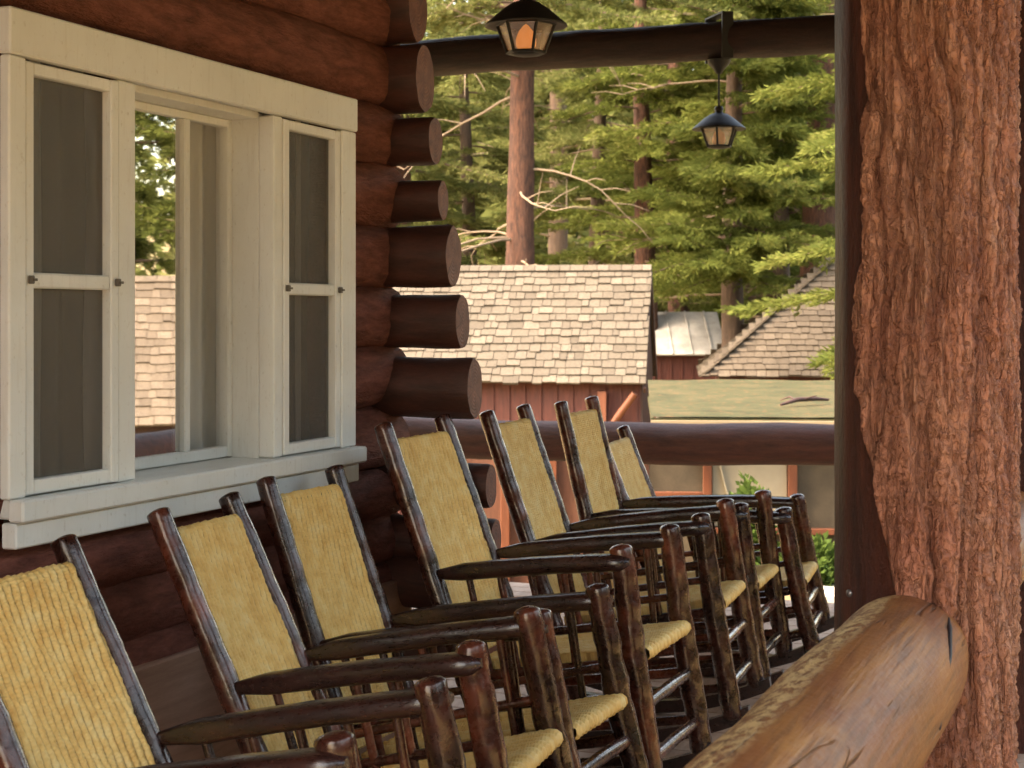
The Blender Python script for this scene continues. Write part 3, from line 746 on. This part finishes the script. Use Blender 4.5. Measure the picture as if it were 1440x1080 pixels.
for ci, (S, (X, Y, yaw, pit)) in enumerate(CH):
    RR = 1.15; dz = RR*(1-math.cos(pit))/math.cos(pit)
    xb, zb, xj, zj, xf, zf, wb, wf = S
    zb -= dz; zj -= dz; zf -= dz
    root = tag(empty('rocking_chair', (X, Y, RR*(1-math.cos(pit)))), LB[ci], 'chair', 'log rocking chairs lined up along the porch')
    root.rotation_euler = (Matrix.Rotation(yaw, 3, 'Z') @ Matrix.Rotation(-pit, 3, 'Y')).to_euler()
    sd_ = ci*11.0
    sl = (xb-xj)/(zb-zj); xa = lambda z: xj + sl*(z-zj)          # line of the back posts
    rk = lambda x: RR - math.sqrt(RR*RR-x*x)                      # top of floor contact curve
    zs_ = zf-.315                                                 # seat
    xr = xa(.06)
    for s in (-1, 1):
        b = MB(); wbot = wb*.97+.02
        b.tube([(xr, s*wbot, rk(xr)+.04), (xa(zs_), s*(wb+.01), zs_), (xb, s*wb, zb-.012)], [.029, .030, .0275], 16, step=.018, lump=.10, freq=20, seed=sd_+s, round_end=.35)
        b.build('back_post', M['chair'], root)
        b = MB()
        b.tube([(xf+.015, s*(wf+.012), rk(xf)+.04), (xf, s*(wf+.004), zs_), (xf, s*wf, zf-.015)], [.034, .036, .033], 16, step=.018, lump=.12, freq=19, seed=sd_+s*2+5, round_end=.45)
        b.build('front_post', M['chair'], root)
        # rocker
        b = MB(); vs = []; fs = []; n = 30
        for i in range(n+1):
            x = -.58+.93*i/n
            for (yy, zz) in ((-.016, .002), (.016, .002), (.018, .046), (-.018, .046)):
                vs.append((x, s*(wf*.5+wbot*.5+ (wf-wbot)*.6*(x/.6)) + yy, rk(x)+zz))
        for i in range(n):
            for k in range(4): a = i*4+k; e = i*4+(k+1) % 4; fs.append((a, e, e+4, a+4))
        fs += [(3, 2, 1, 0), (n*4, n*4+1, n*4+2, n*4+3)]
        b.add(vs, fs, False); b.build('rocker', M['arm'], root)
        za = zf-.050
        arm_mesh((xj+.02, s*(wb+.012), zj-.004), (xf+.028, s*(wf+.004), za), .088, s, sd_+s).build('armrest', M['arm'], root)
        # side rails and spindles
        b = MB(); b.tube([(xa(zs_)-.0, s*(wb+.01), zs_-.03), (xf, s*(wf+.004), zs_-.012)], .017, 10, step=.04, lump=.1, seed=sd_); b.build('side_rail', M['chair'], root)
        b = MB(); b.tube([(xa(zs_+.09), s*(wb+.01), zs_+.075), (xf, s*(wf+.004), zs_+.095)], .012, 8, step=.04, lump=.1, seed=sd_); b.build('side_rail', M['chair'], root)
        for k in range(5):
            t = (k+1)/6
            ax = xj+.02+(xf-xj)*t; az = zj-.004+(za-zj+.004)*t - .015; bx = xa(zs_)+(xf-xa(zs_))*t; yy = s*(wb+.012+(wf-wb-.008)*t)
            b = MB(); b.tube([(bx, yy, zs_-.02), (ax, yy, az)], .0105, 8, step=.03, lump=.16, freq=30, seed=sd_+k); b.build('spindle', M['chair'], root)
        for q in (.30, .16):
            zq = zs_*q/.44
            b = MB(); b.tube([(xa(zq), s*(wbot), zq), (xf+.01, s*(wf+.008), zq+.01)], .015, 8, step=.04, lump=.1, seed=sd_+q*9); b.build('stretcher', M['chair'], root)
    for q in (.31, .165):
        zq = zs_*q/.44
        b = MB(); b.tube([(xf+.008, -wf, zq), (xf+.012, 0, zq+.004), (xf+.008, wf, zq)], [.0165, .018, .0165], 10, step=.04, lump=.12, seed=sd_+q*7); b.build('stretcher', M['chair'], root)
    b = MB(); zq = .2; b.tube([(xa(zq), -wb, zq), (xa(zq), wb, zq)], .016, 8, step=.04, lump=.1, seed=sd_+2); b.build('stretcher', M['chair'], root)
    b = MB(); b.tube([(xa(zb-.06), -wb, zb-.075), (xa(zb-.06), wb, zb-.075)], .014, 10, step=.03, lump=.1, seed=sd_+8); b.build('crest_rail', M['chair'], root)
    # woven back and seat
    z0 = zs_+.015; V_ = Vector((xb-xj, 0, zb-zj)).normalized(); N_ = Vector((V_.z, 0, -V_.x))
    ht = (zb-.072-z0)/V_.z; wd = 2*wb-.046
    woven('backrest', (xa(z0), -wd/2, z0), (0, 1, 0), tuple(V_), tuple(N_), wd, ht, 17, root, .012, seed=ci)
    sx0 = xa(zs_)+.03; sv = Vector((xf+.012-sx0, 0, .018)).normalized()
    wds = 2*wf-.05
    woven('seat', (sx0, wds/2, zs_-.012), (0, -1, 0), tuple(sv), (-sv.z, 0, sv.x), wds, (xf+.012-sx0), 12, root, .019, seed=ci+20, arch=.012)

# ------------------------------------------------------------------ sheds beyond the porch
def shingles(b, wd, ln, exp, Mx, rng, taper=None, wmin=.09, wmax=.24):
    """shakes laid on a slope: x across, y up the slope, z out of it"""
    rows = int(ln/exp)+1
    for r in range(rows):
        y0 = r*exp; xa_, xb_ = (0, wd) if taper is None else taper(min(1, y0/ln))
        x = xa_ - rng.random()*.1
        while x < xb_:
            w_ = rng.uniform(wmin, wmax); x0 = max(x, xa_); x1 = min(x+w_-.008, xb_)
            x += w_
            if x1-x0 < .02: continue
            yy = y0 + rng.uniform(-.018, .018); L = min(exp*1.8, ln-yy+.02)
            if L < .03: continue
            t0 = .030+rng.uniform(-.006, .010); lf = rng.uniform(0, .006)
            vs = [(x0, yy, .012+lf), (x1, yy+rng.uniform(-.006, .006), .012+lf), (x1, yy+L, .0), (x0, yy+L, .0),
                  (x0, yy, .012+lf+t0), (x1, yy, .012+lf+t0), (x1, yy+L, .012), (x0, yy+L, .012)]
            b.add([Mx @ Vector(v) for v in vs], [(0, 3, 2, 1), (4, 5, 6, 7), (0, 1, 5, 4), (1, 2, 6, 5), (2, 3, 7, 6), (3, 0, 4, 7)], False)
def slope(o, xdir, up):
    x = Vector(xdir).normalized(); y = Vector(up).normalized(); z = x.cross(y)
    return Matrix(((x.x, y.x, z.x, o[0]), (x.y, y.y, z.y, o[1]), (x.z, y.z, z.z, o[2]), (0, 0, 0, 1)))
def gable_shed(name, loc, rz, wd, ze, zr, run, mroof, mwall, label, exp, base, ov=.25, end=None, seed=1, cat='shed', metal=False):
    """local x along the ridge (0..wd), y away from the viewer, front eave at y=0"""
    rng = random.Random(seed); t = tag(empty(name, loc, rz), label, cat)
    ln = math.hypot(run, zr-ze); b = MB()
    if metal:
        MM = slope((0, 0, ze), (1, 0, 0), (0, run, zr-ze)); k = 0
        b.add([MM @ Vector(v) for v in ((0, 0, 0), (wd, 0, 0), (wd, ln, 0), (0, ln, 0), (0, 0, .03), (wd, 0, .03), (wd, ln, .03), (0, ln, .03))],
              [(0, 3, 2, 1), (4, 5, 6, 7), (0, 1, 5, 4), (1, 2, 6, 5), (2, 3, 7, 6), (3, 0, 4, 7)], False)
        x = .2
        while x < wd: b.box(x, x+.03, .0, ln, .031, .055, M=MM); x += .4
    else: shingles(b, wd, ln, exp, slope((0, 0, ze), (1, 0, 0), (0, run, zr-ze)), rng)
    MB2 = slope((wd, 2*run, ze), (-1, 0, 0), (0, -run, zr-ze))
    if metal: b.box(0, wd, 0, ln-.03, 0, .03, M=MB2)
    else:
        shingles(b, wd, ln, exp, MB2, rng)
        x = 0
        while x < wd-.05:      # ridge caps
            w_ = rng.uniform(.14, .2)
            for sg in (-1, 1):
                b.box(0, min(w_, wd-x)-.008, -.10, .012, .035, .055, M=Matrix.Translation((x, run, zr+.01)) @ (slope((0, 0, 0), (1, 0, 0), (0, run, zr-ze)) if sg < 0 else slope((min(w_, wd-x)-.008, 0, 0), (-1, 0, 0), (0, -run, zr-ze))))
            x += w_
    b.build('roof', mroof, t)
    b = MB(); y0, y1, x0, x1 = ov, 2*run-ov, ov*.35, wd-ov*.35
    top = lambda y: ze + (zr-ze)*(1-abs(y-run)/run) - .03
    pr = [(y0, base), (y1, base), (y1, top(y1)), (run, top(run)), (y0, top(y0))]
    b.add([(x0, y, z) for y, z in pr] + [(x1, y, z) for y, z in pr], [(4, 3, 2, 1, 0), (5, 6, 7, 8, 9), (0, 1, 6, 5), (1, 2, 7, 6), (2, 3, 8, 7), (3, 4, 9, 8), (4, 0, 5, 9)], False)
    x = x0
    while x < x1:  # vertical boards with battens
        b.box(x, x+.03, y0-.022, y0-.002, base, top(y0)-.02); x += .22
    b.build('wall', mwall, t)
    b = MB(); b.add([(x1+.003, y, z) for y, z in pr] + [(x1+.03, y, z) for y, z in pr], [(4, 3, 2, 1, 0), (5, 6, 7, 8, 9), (0, 1, 6, 5), (1, 2, 7, 6), (2, 3, 8, 7), (3, 4, 9, 8), (4, 0, 5, 9)], False); b.build('gable_wall', M['darkwood'], t)  # gable end's shadow side put into a darker panel colour
    for xx in (0, wd-.03):
        b = MB()
        for sg in (0, 1):
            MM = slope((xx, 0, ze-.045), (1, 0, 0), (0, run, zr-ze)) if sg == 0 else slope((xx+.03, 2*run, ze-.045), (-1, 0, 0), (0, -run, zr-ze))
            b.box(0, .03, 0, ln, -.09, .0, M=MM)
        b.build('barge_board', M['darkwood'], t)
    return t

# shingled shed behind the porch end
pR = at(908, 22.0); xs_ = 4.2
a_ = TH - R(8); loc = Vector((pR.x - xs_*math.cos(a_), pR.y - xs_*math.sin(a_), 0))
sh = gable_shed('shingled_shed', loc, TH - R(8), xs_, .515, 2.13, 1.55, M['shake'], M['shedwall'], 'small red shed under a pale weathered shake roof beyond the corner logs', .145, -2.4, seed=5)
b = MB(); b.box(3.55, 3.66, .05, .16, -2.2, .42); b.build('corner_post', M['orange'], sh)
b = MB(); b.tube([(3.72, .12, -.05), (4.05, .05, .40)], .05, 10); b.build('brace', M['orange'], sh)
# white metal roofed outbuilding
pR = at(1022, 33.0); xs_ = 4.5
gable_shed('metal_roofed_cabin', Vector((pR.x - xs_*cT, pR.y - xs_*sT, 0)), TH, xs_, .66, 1.52, 1.6, M['metal'], M['shedwall'], 'distant red cabin with whitish metal roof right of the shingled shed', .2, -2.2, seed=8, cat='cabin', metal=True)
# hip-roofed cabin at the right
def hip_cabin():
    d0 = 26.0; o = at(986, d0); wd = 8.5; dp = 5.0; ze = .47; zr = 2.55; rx = 2.45
    t = tag(empty('hip_roofed_cabin', (o.x, o.y, 0), TH - R(6)), 'cabin with sloping brown shake roof partly hidden by boughs and the near post', 'cabin')
    rng = random.Random(12); b = MB(); ln = math.hypot(dp/2, zr-ze)
    shingles(b, wd, ln, .15, slope((0, 0, ze), (1, 0, 0), (0, dp/2, zr-ze)), rng, taper=lambda k: (rx*k, wd-rx*k))
    shingles(b, wd, ln, .15, slope((wd, dp, ze), (-1, 0, 0), (0, -dp/2, zr-ze)), rng, taper=lambda k: (rx*k, wd-rx*k))
    l2 = math.hypot(rx, zr-ze)
    shingles(b, dp, l2, .15, slope((0, dp, ze), (0, -1, 0), (rx, 0, zr-ze)), rng, taper=lambda k: (dp/2*k, dp-dp/2*k))
    shingles(b, dp, l2, .15, slope((wd, 0, ze), (0, 1, 0), (-rx, 0, zr-ze)), rng, taper=lambda k: (dp/2*k, dp-dp/2*k))
    b.build('roof', M['shake2'], t)
    b = MB(); b.box(.3, wd-.3, .3, dp-.3, -2.5, ze+.2); b.build('wall', M['shedwall'], t)
hip_cabin()
# flat mossy roofed building just beyond the rail
def moss_building():
    a = at(912, 13.6); t = tag(empty('mossy_roofed_building', (a.x, a.y, 0), R(17.5)), 'low building with flat mossy roof and orange trimmed wall panels', 'building')
    L, D = 7.5, 3.9; xl = -1.9
    zf_, zb_ = .60, .76
    b = MB()
    N = 40; vs = []; fs = []
    for j in range(9):
        for i in range(N+1):
            x = .02+L*i/N; y = D*j/8
            vs.append((x, y, zf_+(zb_-zf_)*j/8 + .012*noise.noise(Vector((x*2, y*3, 1)))))
    for j in range(8):
        for i in range(N): q = j*(N+1)+i; fs.append((q, q+1, q+N+2, q+N+1))
    b.add(vs, fs)
    b.box(.02, L, .0, .04, zf_-.06, zf_-.015); b.box(.02, .05, .05, D, zf_-.05, zf_-.02); b.box(.03, L, D-.02, D+.02, zf_-.05, zb_-.02)
    b.build('roof', M['moss'], t)
    b = MB(); b.box(.02, L, -.02, -.002, zf_-.10, zf_-.03, bev=.004); b.build('fascia', M['fascia'], t)
    b = MB(); b.box(.01, L, .28, .38, -1.2, zf_-.2); b.box(.1, L, .281, 3.5, zf_-.199, zf_-.06); b.build('wall', M['tanpanel'], t)
    b = MB(); b.box(xl, .005, .28, .38, -1.2, zf_-.2); b.build('wall', M['wing'], t)
    for x in (-1.75, -1.25, -.85, -.2, .46, 1.17, 1.75, 2.4, 3.2):
        b = MB(); b.box(x, x+.075, .2, .28, -1.2, zf_-.21 if x < 0 else zf_-.1, bev=.005); b.build('trim_post', M['orange'], t)
    for x0, x1, z in ((-1.17, -.85, -.15), (-.12, .46, -.10), (.535, 1.17, -.40), (1.245, 1.75, -.40), (1.83, 2.4, -.40)):
        b = MB(); b.box(x0+.002, x1-.002, .215, .278, z, z+.05, bev=.004); b.build('trim_rail', M['orange'], t)
    b = MB(); b.box(.54, 1.165, .262, .278, -.34, .44, bev=.004); b.build('door_panel', M['palepanel'], t)
    b = MB(); b.box(.62, .635, .22, .26, -.3, .35, M=Matrix.Rotation(R(-14), 4, 'Y')); b.build('brace', M['palepanel'], t)
moss_building()
b = MB(); f0 = at(1098, 14.3, .66); f1 = at(1165, 14.6, .69)
b.tube([f0, f0.lerp(f1, .35)+Vector((0, 0, .03)), f0.lerp(f1, .7)+Vector((0, .03, .02)), f1], [.012, .022, .02, .012], 7)
b.tube([f0.lerp(f1, .3)+Vector((0, 0, .03)), f0.lerp(f1, .12)+Vector((0, .12, .06)), f0+Vector((-.05, .2, .03))], [.012, .009, .004], 6)
b.tube([f0.lerp(f1, .5)+Vector((0, 0, .03)), f0.lerp(f1, .8)+Vector((0, -.1, .05))], [.01, .004], 6)
tag(b.build('fallen_branch', M['darkwood']), 'dark fallen branch lying on the mossy flat roof', 'branch')
# the cabin mirrored in the window
rp = Vector((-.12+.571*15.5, 3.63+.849*15.5, 0)); ang = math.atan2(-.571, .849)
dirx = Vector((.849, -.571, 0)); o_ = rp - dirx*3.0
gable_shed('shingled_cabin', o_, math.atan2(dirx.y, dirx.x), 6.0, .10, 1.92, 1.9, M['shake2'], M['darkwood'], 'shake roofed cabin mirrored in the window glass', .15, -2.0, seed=22, cat='cabin')

# ------------------------------------------------------------------ trees
def leaves(pos, dirs, L, Wd, rng, per, spread):
    """narrow needle sprays: per position `per` slim blades fanned round dirs -> verts, tris"""
    n = len(pos)*per
    p = np.repeat(pos, per, 0); d = np.repeat(dirs, per, 0)
    d = d + rng.normal(0, spread, (n, 3)); d /= np.linalg.norm(d, axis=1)[:, None]
    s = np.cross(d, rng.normal(0, 1, (n, 3))); s /= np.linalg.norm(s, axis=1)[:, None]+1e-6
    l = (L*rng.uniform(.6, 1.3, n))[:, None]; w_ = (Wd*rng.uniform(.6, 1.3, n))[:, None]
    p = p + rng.normal(0, .02, (n, 3))
    v = np.stack([p - s*w_*.35, p + d*l*.45 - s*w_*.9, p + d*l, p + d*l*.5 + s*w_], 1).reshape(-1, 3)
    f = np.arange(n*4).reshape(-1, 4)
    return v, f
def conifer_parts(seed, H, z0, Rm, nl, rt, mt, mn, twL=.5, leafL=.145, leafW=.0135, per=5, droop=.35, dead=0, lean=(0, 0), gap=0.0, dens=1.0, bias=None):
    rng = np.random.RandomState(seed); rnd = random.Random(seed)
    tr = MB(); pts = []; rad = []
    for i in range(15):
        t = i/14; pts.append((lean[0]*t*H + .10*math.sin(t*5+seed), lean[1]*t*H + .1*math.sin(t*4+seed*2), -1.0+(H+1)*t)); rad.append(rt*(1.12-.98*t) * (1+.25*max(0, .06-t)/.06))
    tr.tube(pts, rad, 18, step=.35, lump=.10, seed=seed, stretch=(3, 3, .9))
    def tp(z): return Vector((lean[0]*z + .1*math.sin((z+1)/(H+1)*5+seed), lean[1]*z + .1*math.sin((z+1)/(H+1)*4+seed*2), z))
    P = []; D = []; lm = MB()
    for i in range(nl):
        t = (i+rnd.random())/nl; z = z0+(H-z0)*t**1.15
        if rnd.random() < gap: continue
        a = rnd.uniform(0, 2*math.pi)
        if bias is not None and rnd.random() < .6: a = bias + rnd.gauss(0, .6)
        L = Rm*(1-.93*((z-z0)/(H-z0))**1.1)*rnd.uniform(.65, 1.12)
        o = tp(z); dr = Vector((math.cos(a), math.sin(a), 0)); n = max(5, int(L/.14)); lp = []
        up0 = rnd.uniform(-.05, .30)
        for k in range(n+1):
            s = k/n
            lp.append(o + dr*L*s + Vector((.05*L*math.sin(s*4+i), .05*L*math.cos(s*5+i), L*(up0*s - droop*s*s + .16*s**4))))
        lm.tube(lp, [max(.006, .035*(L/3)*(1-.85*k/n)) for k in range(n+1)], 5)
        side = Vector((-dr.y, dr.x, 0))
        for k in range(1, n+1):
            s = k/n
            if s < .18: continue
            tl = twL*(1.15-.75*s)*rnd.uniform(.7, 1.2)*min(1, L/2+.3)
            for sg in (-1, 1):
                if rnd.random() > dens: continue
                td = (side*sg*.8 + dr*.62 + Vector((0, 0, rnd.uniform(-.38, .08)))).normalized()
                m = max(2, int(tl/.085))
                for q in range(1, m+1):
                    P.append(lp[k] + td*tl*q/m + Vector((0, 0, -.10*(q/m)**2*tl))); D.append(td + dr*.35)
            P.append(lp[k]); D.append(dr)
    v, f = leaves(np.array([tuple(p) for p in P]), np.array([tuple(d) for d in D]), leafL, leafW, rng, per, .42)
    db = []
    for i in range(dead):
        z = rnd.uniform(3.0, 9.5); a = rnd.uniform(0, 6.28); L = rnd.uniform(1.2, 3.2); o = tp(z); b = MB(); lp = [o]; p = o.copy()
        dv = Vector((math.cos(a), math.sin(a), rnd.uniform(-.1, .3)))
        for k in range(7):
            dv = (dv + Vector((rnd.gauss(0, .16), rnd.gauss(0, .16), rnd.gauss(-.07, .12)))).normalized(); p = p + dv*L/7; lp.append(p.copy())
            if k > 1:
                e = p + (dv+Vector((rnd.gauss(0, .7), rnd.gauss(0, .7), rnd.gauss(0, .5)))).normalized()*L*.28
                b.tube([p, p.lerp(e, .5)+Vector((0, 0, .04)), e], [.010, .007, .003], 5)
        b.tube(lp, [.026*(1-.8*k/7) for k in range(8)], 6); db.append(b)
    return tr, lm, (v, f), db
def make_tree(name, loc, rz, label, args, mt, mn, twigm='twig_d', sc=1.0):
    tr, lm, (v, f), db = conifer_parts(**args, mt=mt, mn=mn)
    t = tag(empty(name, loc, rz), label, 'tree', 'conifers beyond the porch'); t.scale = (sc, sc, sc)
    tr.build('trunk', M[mt], t)
    lq = np.array([q for q in lm.f if len(q) == 4]) + len(v)
    c = np_mesh('crown', np.concatenate([v, np.array(lm.v)]), np.concatenate([f, lq]), M[mn], t)
    c.data.materials.append(M[twigm])
    c.data.polygons.foreach_set('material_index', np.concatenate([np.zeros(len(f), np.int32), np.ones(len(lq), np.int32)]))
    for b in db: b.build('dead_branch', M['twig'], t)
    return t
def copy_tree(src, loc, rz, label, sc=1.0, mats=None):
    t = src.copy(); COL.objects.link(t); t.location = loc; t.rotation_euler = (0, 0, rz); t.scale = (sc,)*3; t['label'] = label
    for ch in src.children:
        c = ch.copy(); COL.objects.link(c); c.parent = t
        if mats and ch.name.split('.')[0] in mats:
            c.material_slots[0].link = 'OBJECT'; c.material_slots[0].material = M[mats[ch.name.split('.')[0]]]
    return t
def G(px, d, dz=0): p = at(px, d); return (p.x, p.y, gz(p.x, p.y)+dz)
camdir = math.atan2(-cT, sT)    # bearing back toward the porch
pine = make_tree('pine_tree', G(731, 27.5), 0, 'tall pine with bare red trunk and dead branches behind the shingled shed',
    dict(seed=3, H=19, z0=8.3, Rm=3.6, nl=70, rt=.29, dead=24, lean=(.012, .004), droop=.45, per=11), 'trunk', 'needle_y')
fir = make_tree('fir_tree', G(1152, 33), 0, 'green fir with reddish trunk and long boughs beside the near post',
    dict(seed=5, H=16, z0=4.4, Rm=3.3, nl=95, rt=.30, dead=3, droop=.42, per=11, twL=.6, bias=math.pi+TH-.3), 'trunk', 'needle', sc=1.35)
dark = make_tree('fir_tree', G(1036, 30), 0, 'fir with dark trunk rising beside the whitish metal roof',
    dict(seed=9, H=15, z0=4.3, Rm=3.0, nl=135, rt=.25, dead=6, droop=.35, per=11, twL=.6, bias=math.atan2(-cT, sT)+.2), 'trunk_d', 'needle')
low = make_tree('fir_tree', G(655, 36), 0, 'yellow green fir filling the gap beside the protruding corner logs',
    dict(seed=13, H=14, z0=1.5, Rm=3.4, nl=105, rt=.22, dead=8, droop=.40, per=11, twL=.65, gap=.12), 'trunk_d', 'needle_y')
copy_tree(low, G(845, 41), 2.1, 'yellow green fir between the red trunk and the farther lantern', 1.15)
copy_tree(dark, G(958, 39), 1.3, 'slender fir whose trunk stands directly beneath the farther lantern', 1.2, {'trunk': 'trunk'})
copy_tree(fir, G(905, 34), 2.6, 'bright fir whose boughs hang over the right end of the shed roof', .95)
copy_tree(low, G(1100, 37), 4.0, 'fir standing behind the sloping brown shake roof', 1.1, {'crown': 'needle'})
copy_tree(fir, G(555, 34), .6, 'fir mostly hidden behind the cabin corner', 1.1, {'crown': 'needle_y'})
copy_tree(dark, G(780, 52), 3.3, 'farthest tall fir just right of the red pine trunk', 1.5, {'crown': 'needle_y'})
copy_tree(fir, G(1262, 23.5, -1.3), 2.0, 'bright green fir reaching its boughs out from behind the near post', 1.0)
copy_tree(fir, G(1060, 42), 4.4, 'dense fir between the farther lantern and the near post', 1.25)
# trees mirrored in the window
copy_tree(dark, (10.2, 23.5, gz(10.2, 23.5)), .4, 'dark fir mirrored in the window left of the bright sky', 1.0, {'crown': 'needle_d'})
copy_tree(low, (14.8, 24.5, gz(14.8, 24.5)), 2.4, 'dark bushy fir mirrored in the window right of the bright sky', 1.0, {'crown': 'needle_d'})
copy_tree(fir, (16.0, 36, gz(16, 36)), 1.4, 'far fir mirrored in the window above the shake roof', .9, {'crown': 'needle_d'})

# far wood on the hillside: one mass
def wood(name, spots, leaf, m_, mat, seed):
    rng = np.random.RandomState(seed); Vs = []; Fs = []; n = 0
    for (x, y) in spots:
        H = rng.uniform(9, 17); g0 = gz(x, y); Rm = rng.uniform(2.0, 3.2)
        t = rng.rand(m_)**1.3; a = rng.rand(m_)*6.283; r = Rm*(1-t*.95)*np.sqrt(rng.uniform(.25, 1, m_))
        pos = np.stack([x+r*np.cos(a), y+r*np.sin(a), g0+.6+(H-.6)*t - .25*r], -1)
        dr = np.stack([np.cos(a), np.sin(a), np.full(m_, -.25)], -1)
        v, f = leaves(pos, dr, leaf[0], leaf[1], rng, 4, .35); Vs.append(v); Fs.append(f+n); n += len(v)
    tag(np_mesh(name, np.concatenate(Vs), np.concatenate(Fs), mat), kind='stuff')
rw = random.Random(4)
sp = []
for k in range(70): p = at(rw.uniform(380, 1500), rw.uniform(58, 105)); sp.append((p.x, p.y))
for k in range(20): d = rw.uniform(42, 75); q = rw.uniform(-.12, .12); sp.append((d*(.56+q), 4+d*(.83-q*.7)))
wood('far_wood', sp, (.75, .13), 420, M['needle_y'], 4)
# unseen trees added along the open side to block low sky light
sp = []
for k in range(46):
    a = R(-72 + 114*(k+rw.random())/46); d = rw.uniform(27, 37); sp.append((2+d*math.cos(a), 3+d*math.sin(a)))
wood('sky_blocking_wood', sp, (.8, .26), 420, M['needle_d'], 6)

# shrubs by the building
def shrub(px, d, h, r, label, seed):
    rng = np.random.RandomState(seed); p = at(px, d); g0 = gz(p.x, p.y)
    t = tag(empty('shrub', (p.x, p.y, g0)), label, 'shrub', 'shrubs by the mossy roofed building'); n = 650
    u = rng.normal(0, 1, (n, 3)); u /= np.linalg.norm(u, axis=1)[:, None]; rr = rng.uniform(.45, 1, n)[:, None]
    pos = u*rr*np.array([r, r, h*.5]) + np.array([0, 0, h*.52]); pos += .03*rng.normal(0, 1, (n, 3))
    v, f = leaves(pos, u+np.array([0, 0, .4]), .075, .022, rng, 5, .6)
    np_mesh('foliage', v, f, M['shrub'], t)
    b = MB()
    for k in range(7):
        a = k*.9; b.tube([(0, 0, 0), (r*.4*math.cos(a), r*.4*math.sin(a), h*.5), (r*.7*math.cos(a), r*.7*math.sin(a), h*.85)], [.02, .012, .005], 6)
    b.build('stems', M['twig_d'], t)
shrub(1052, 13.2, .80, .15, 'tall green shrub before the pale door panel', 3)
shrub(1136, 13.1, .36, .26, 'low green shrub under the right wall panel beside the dark post', 5)
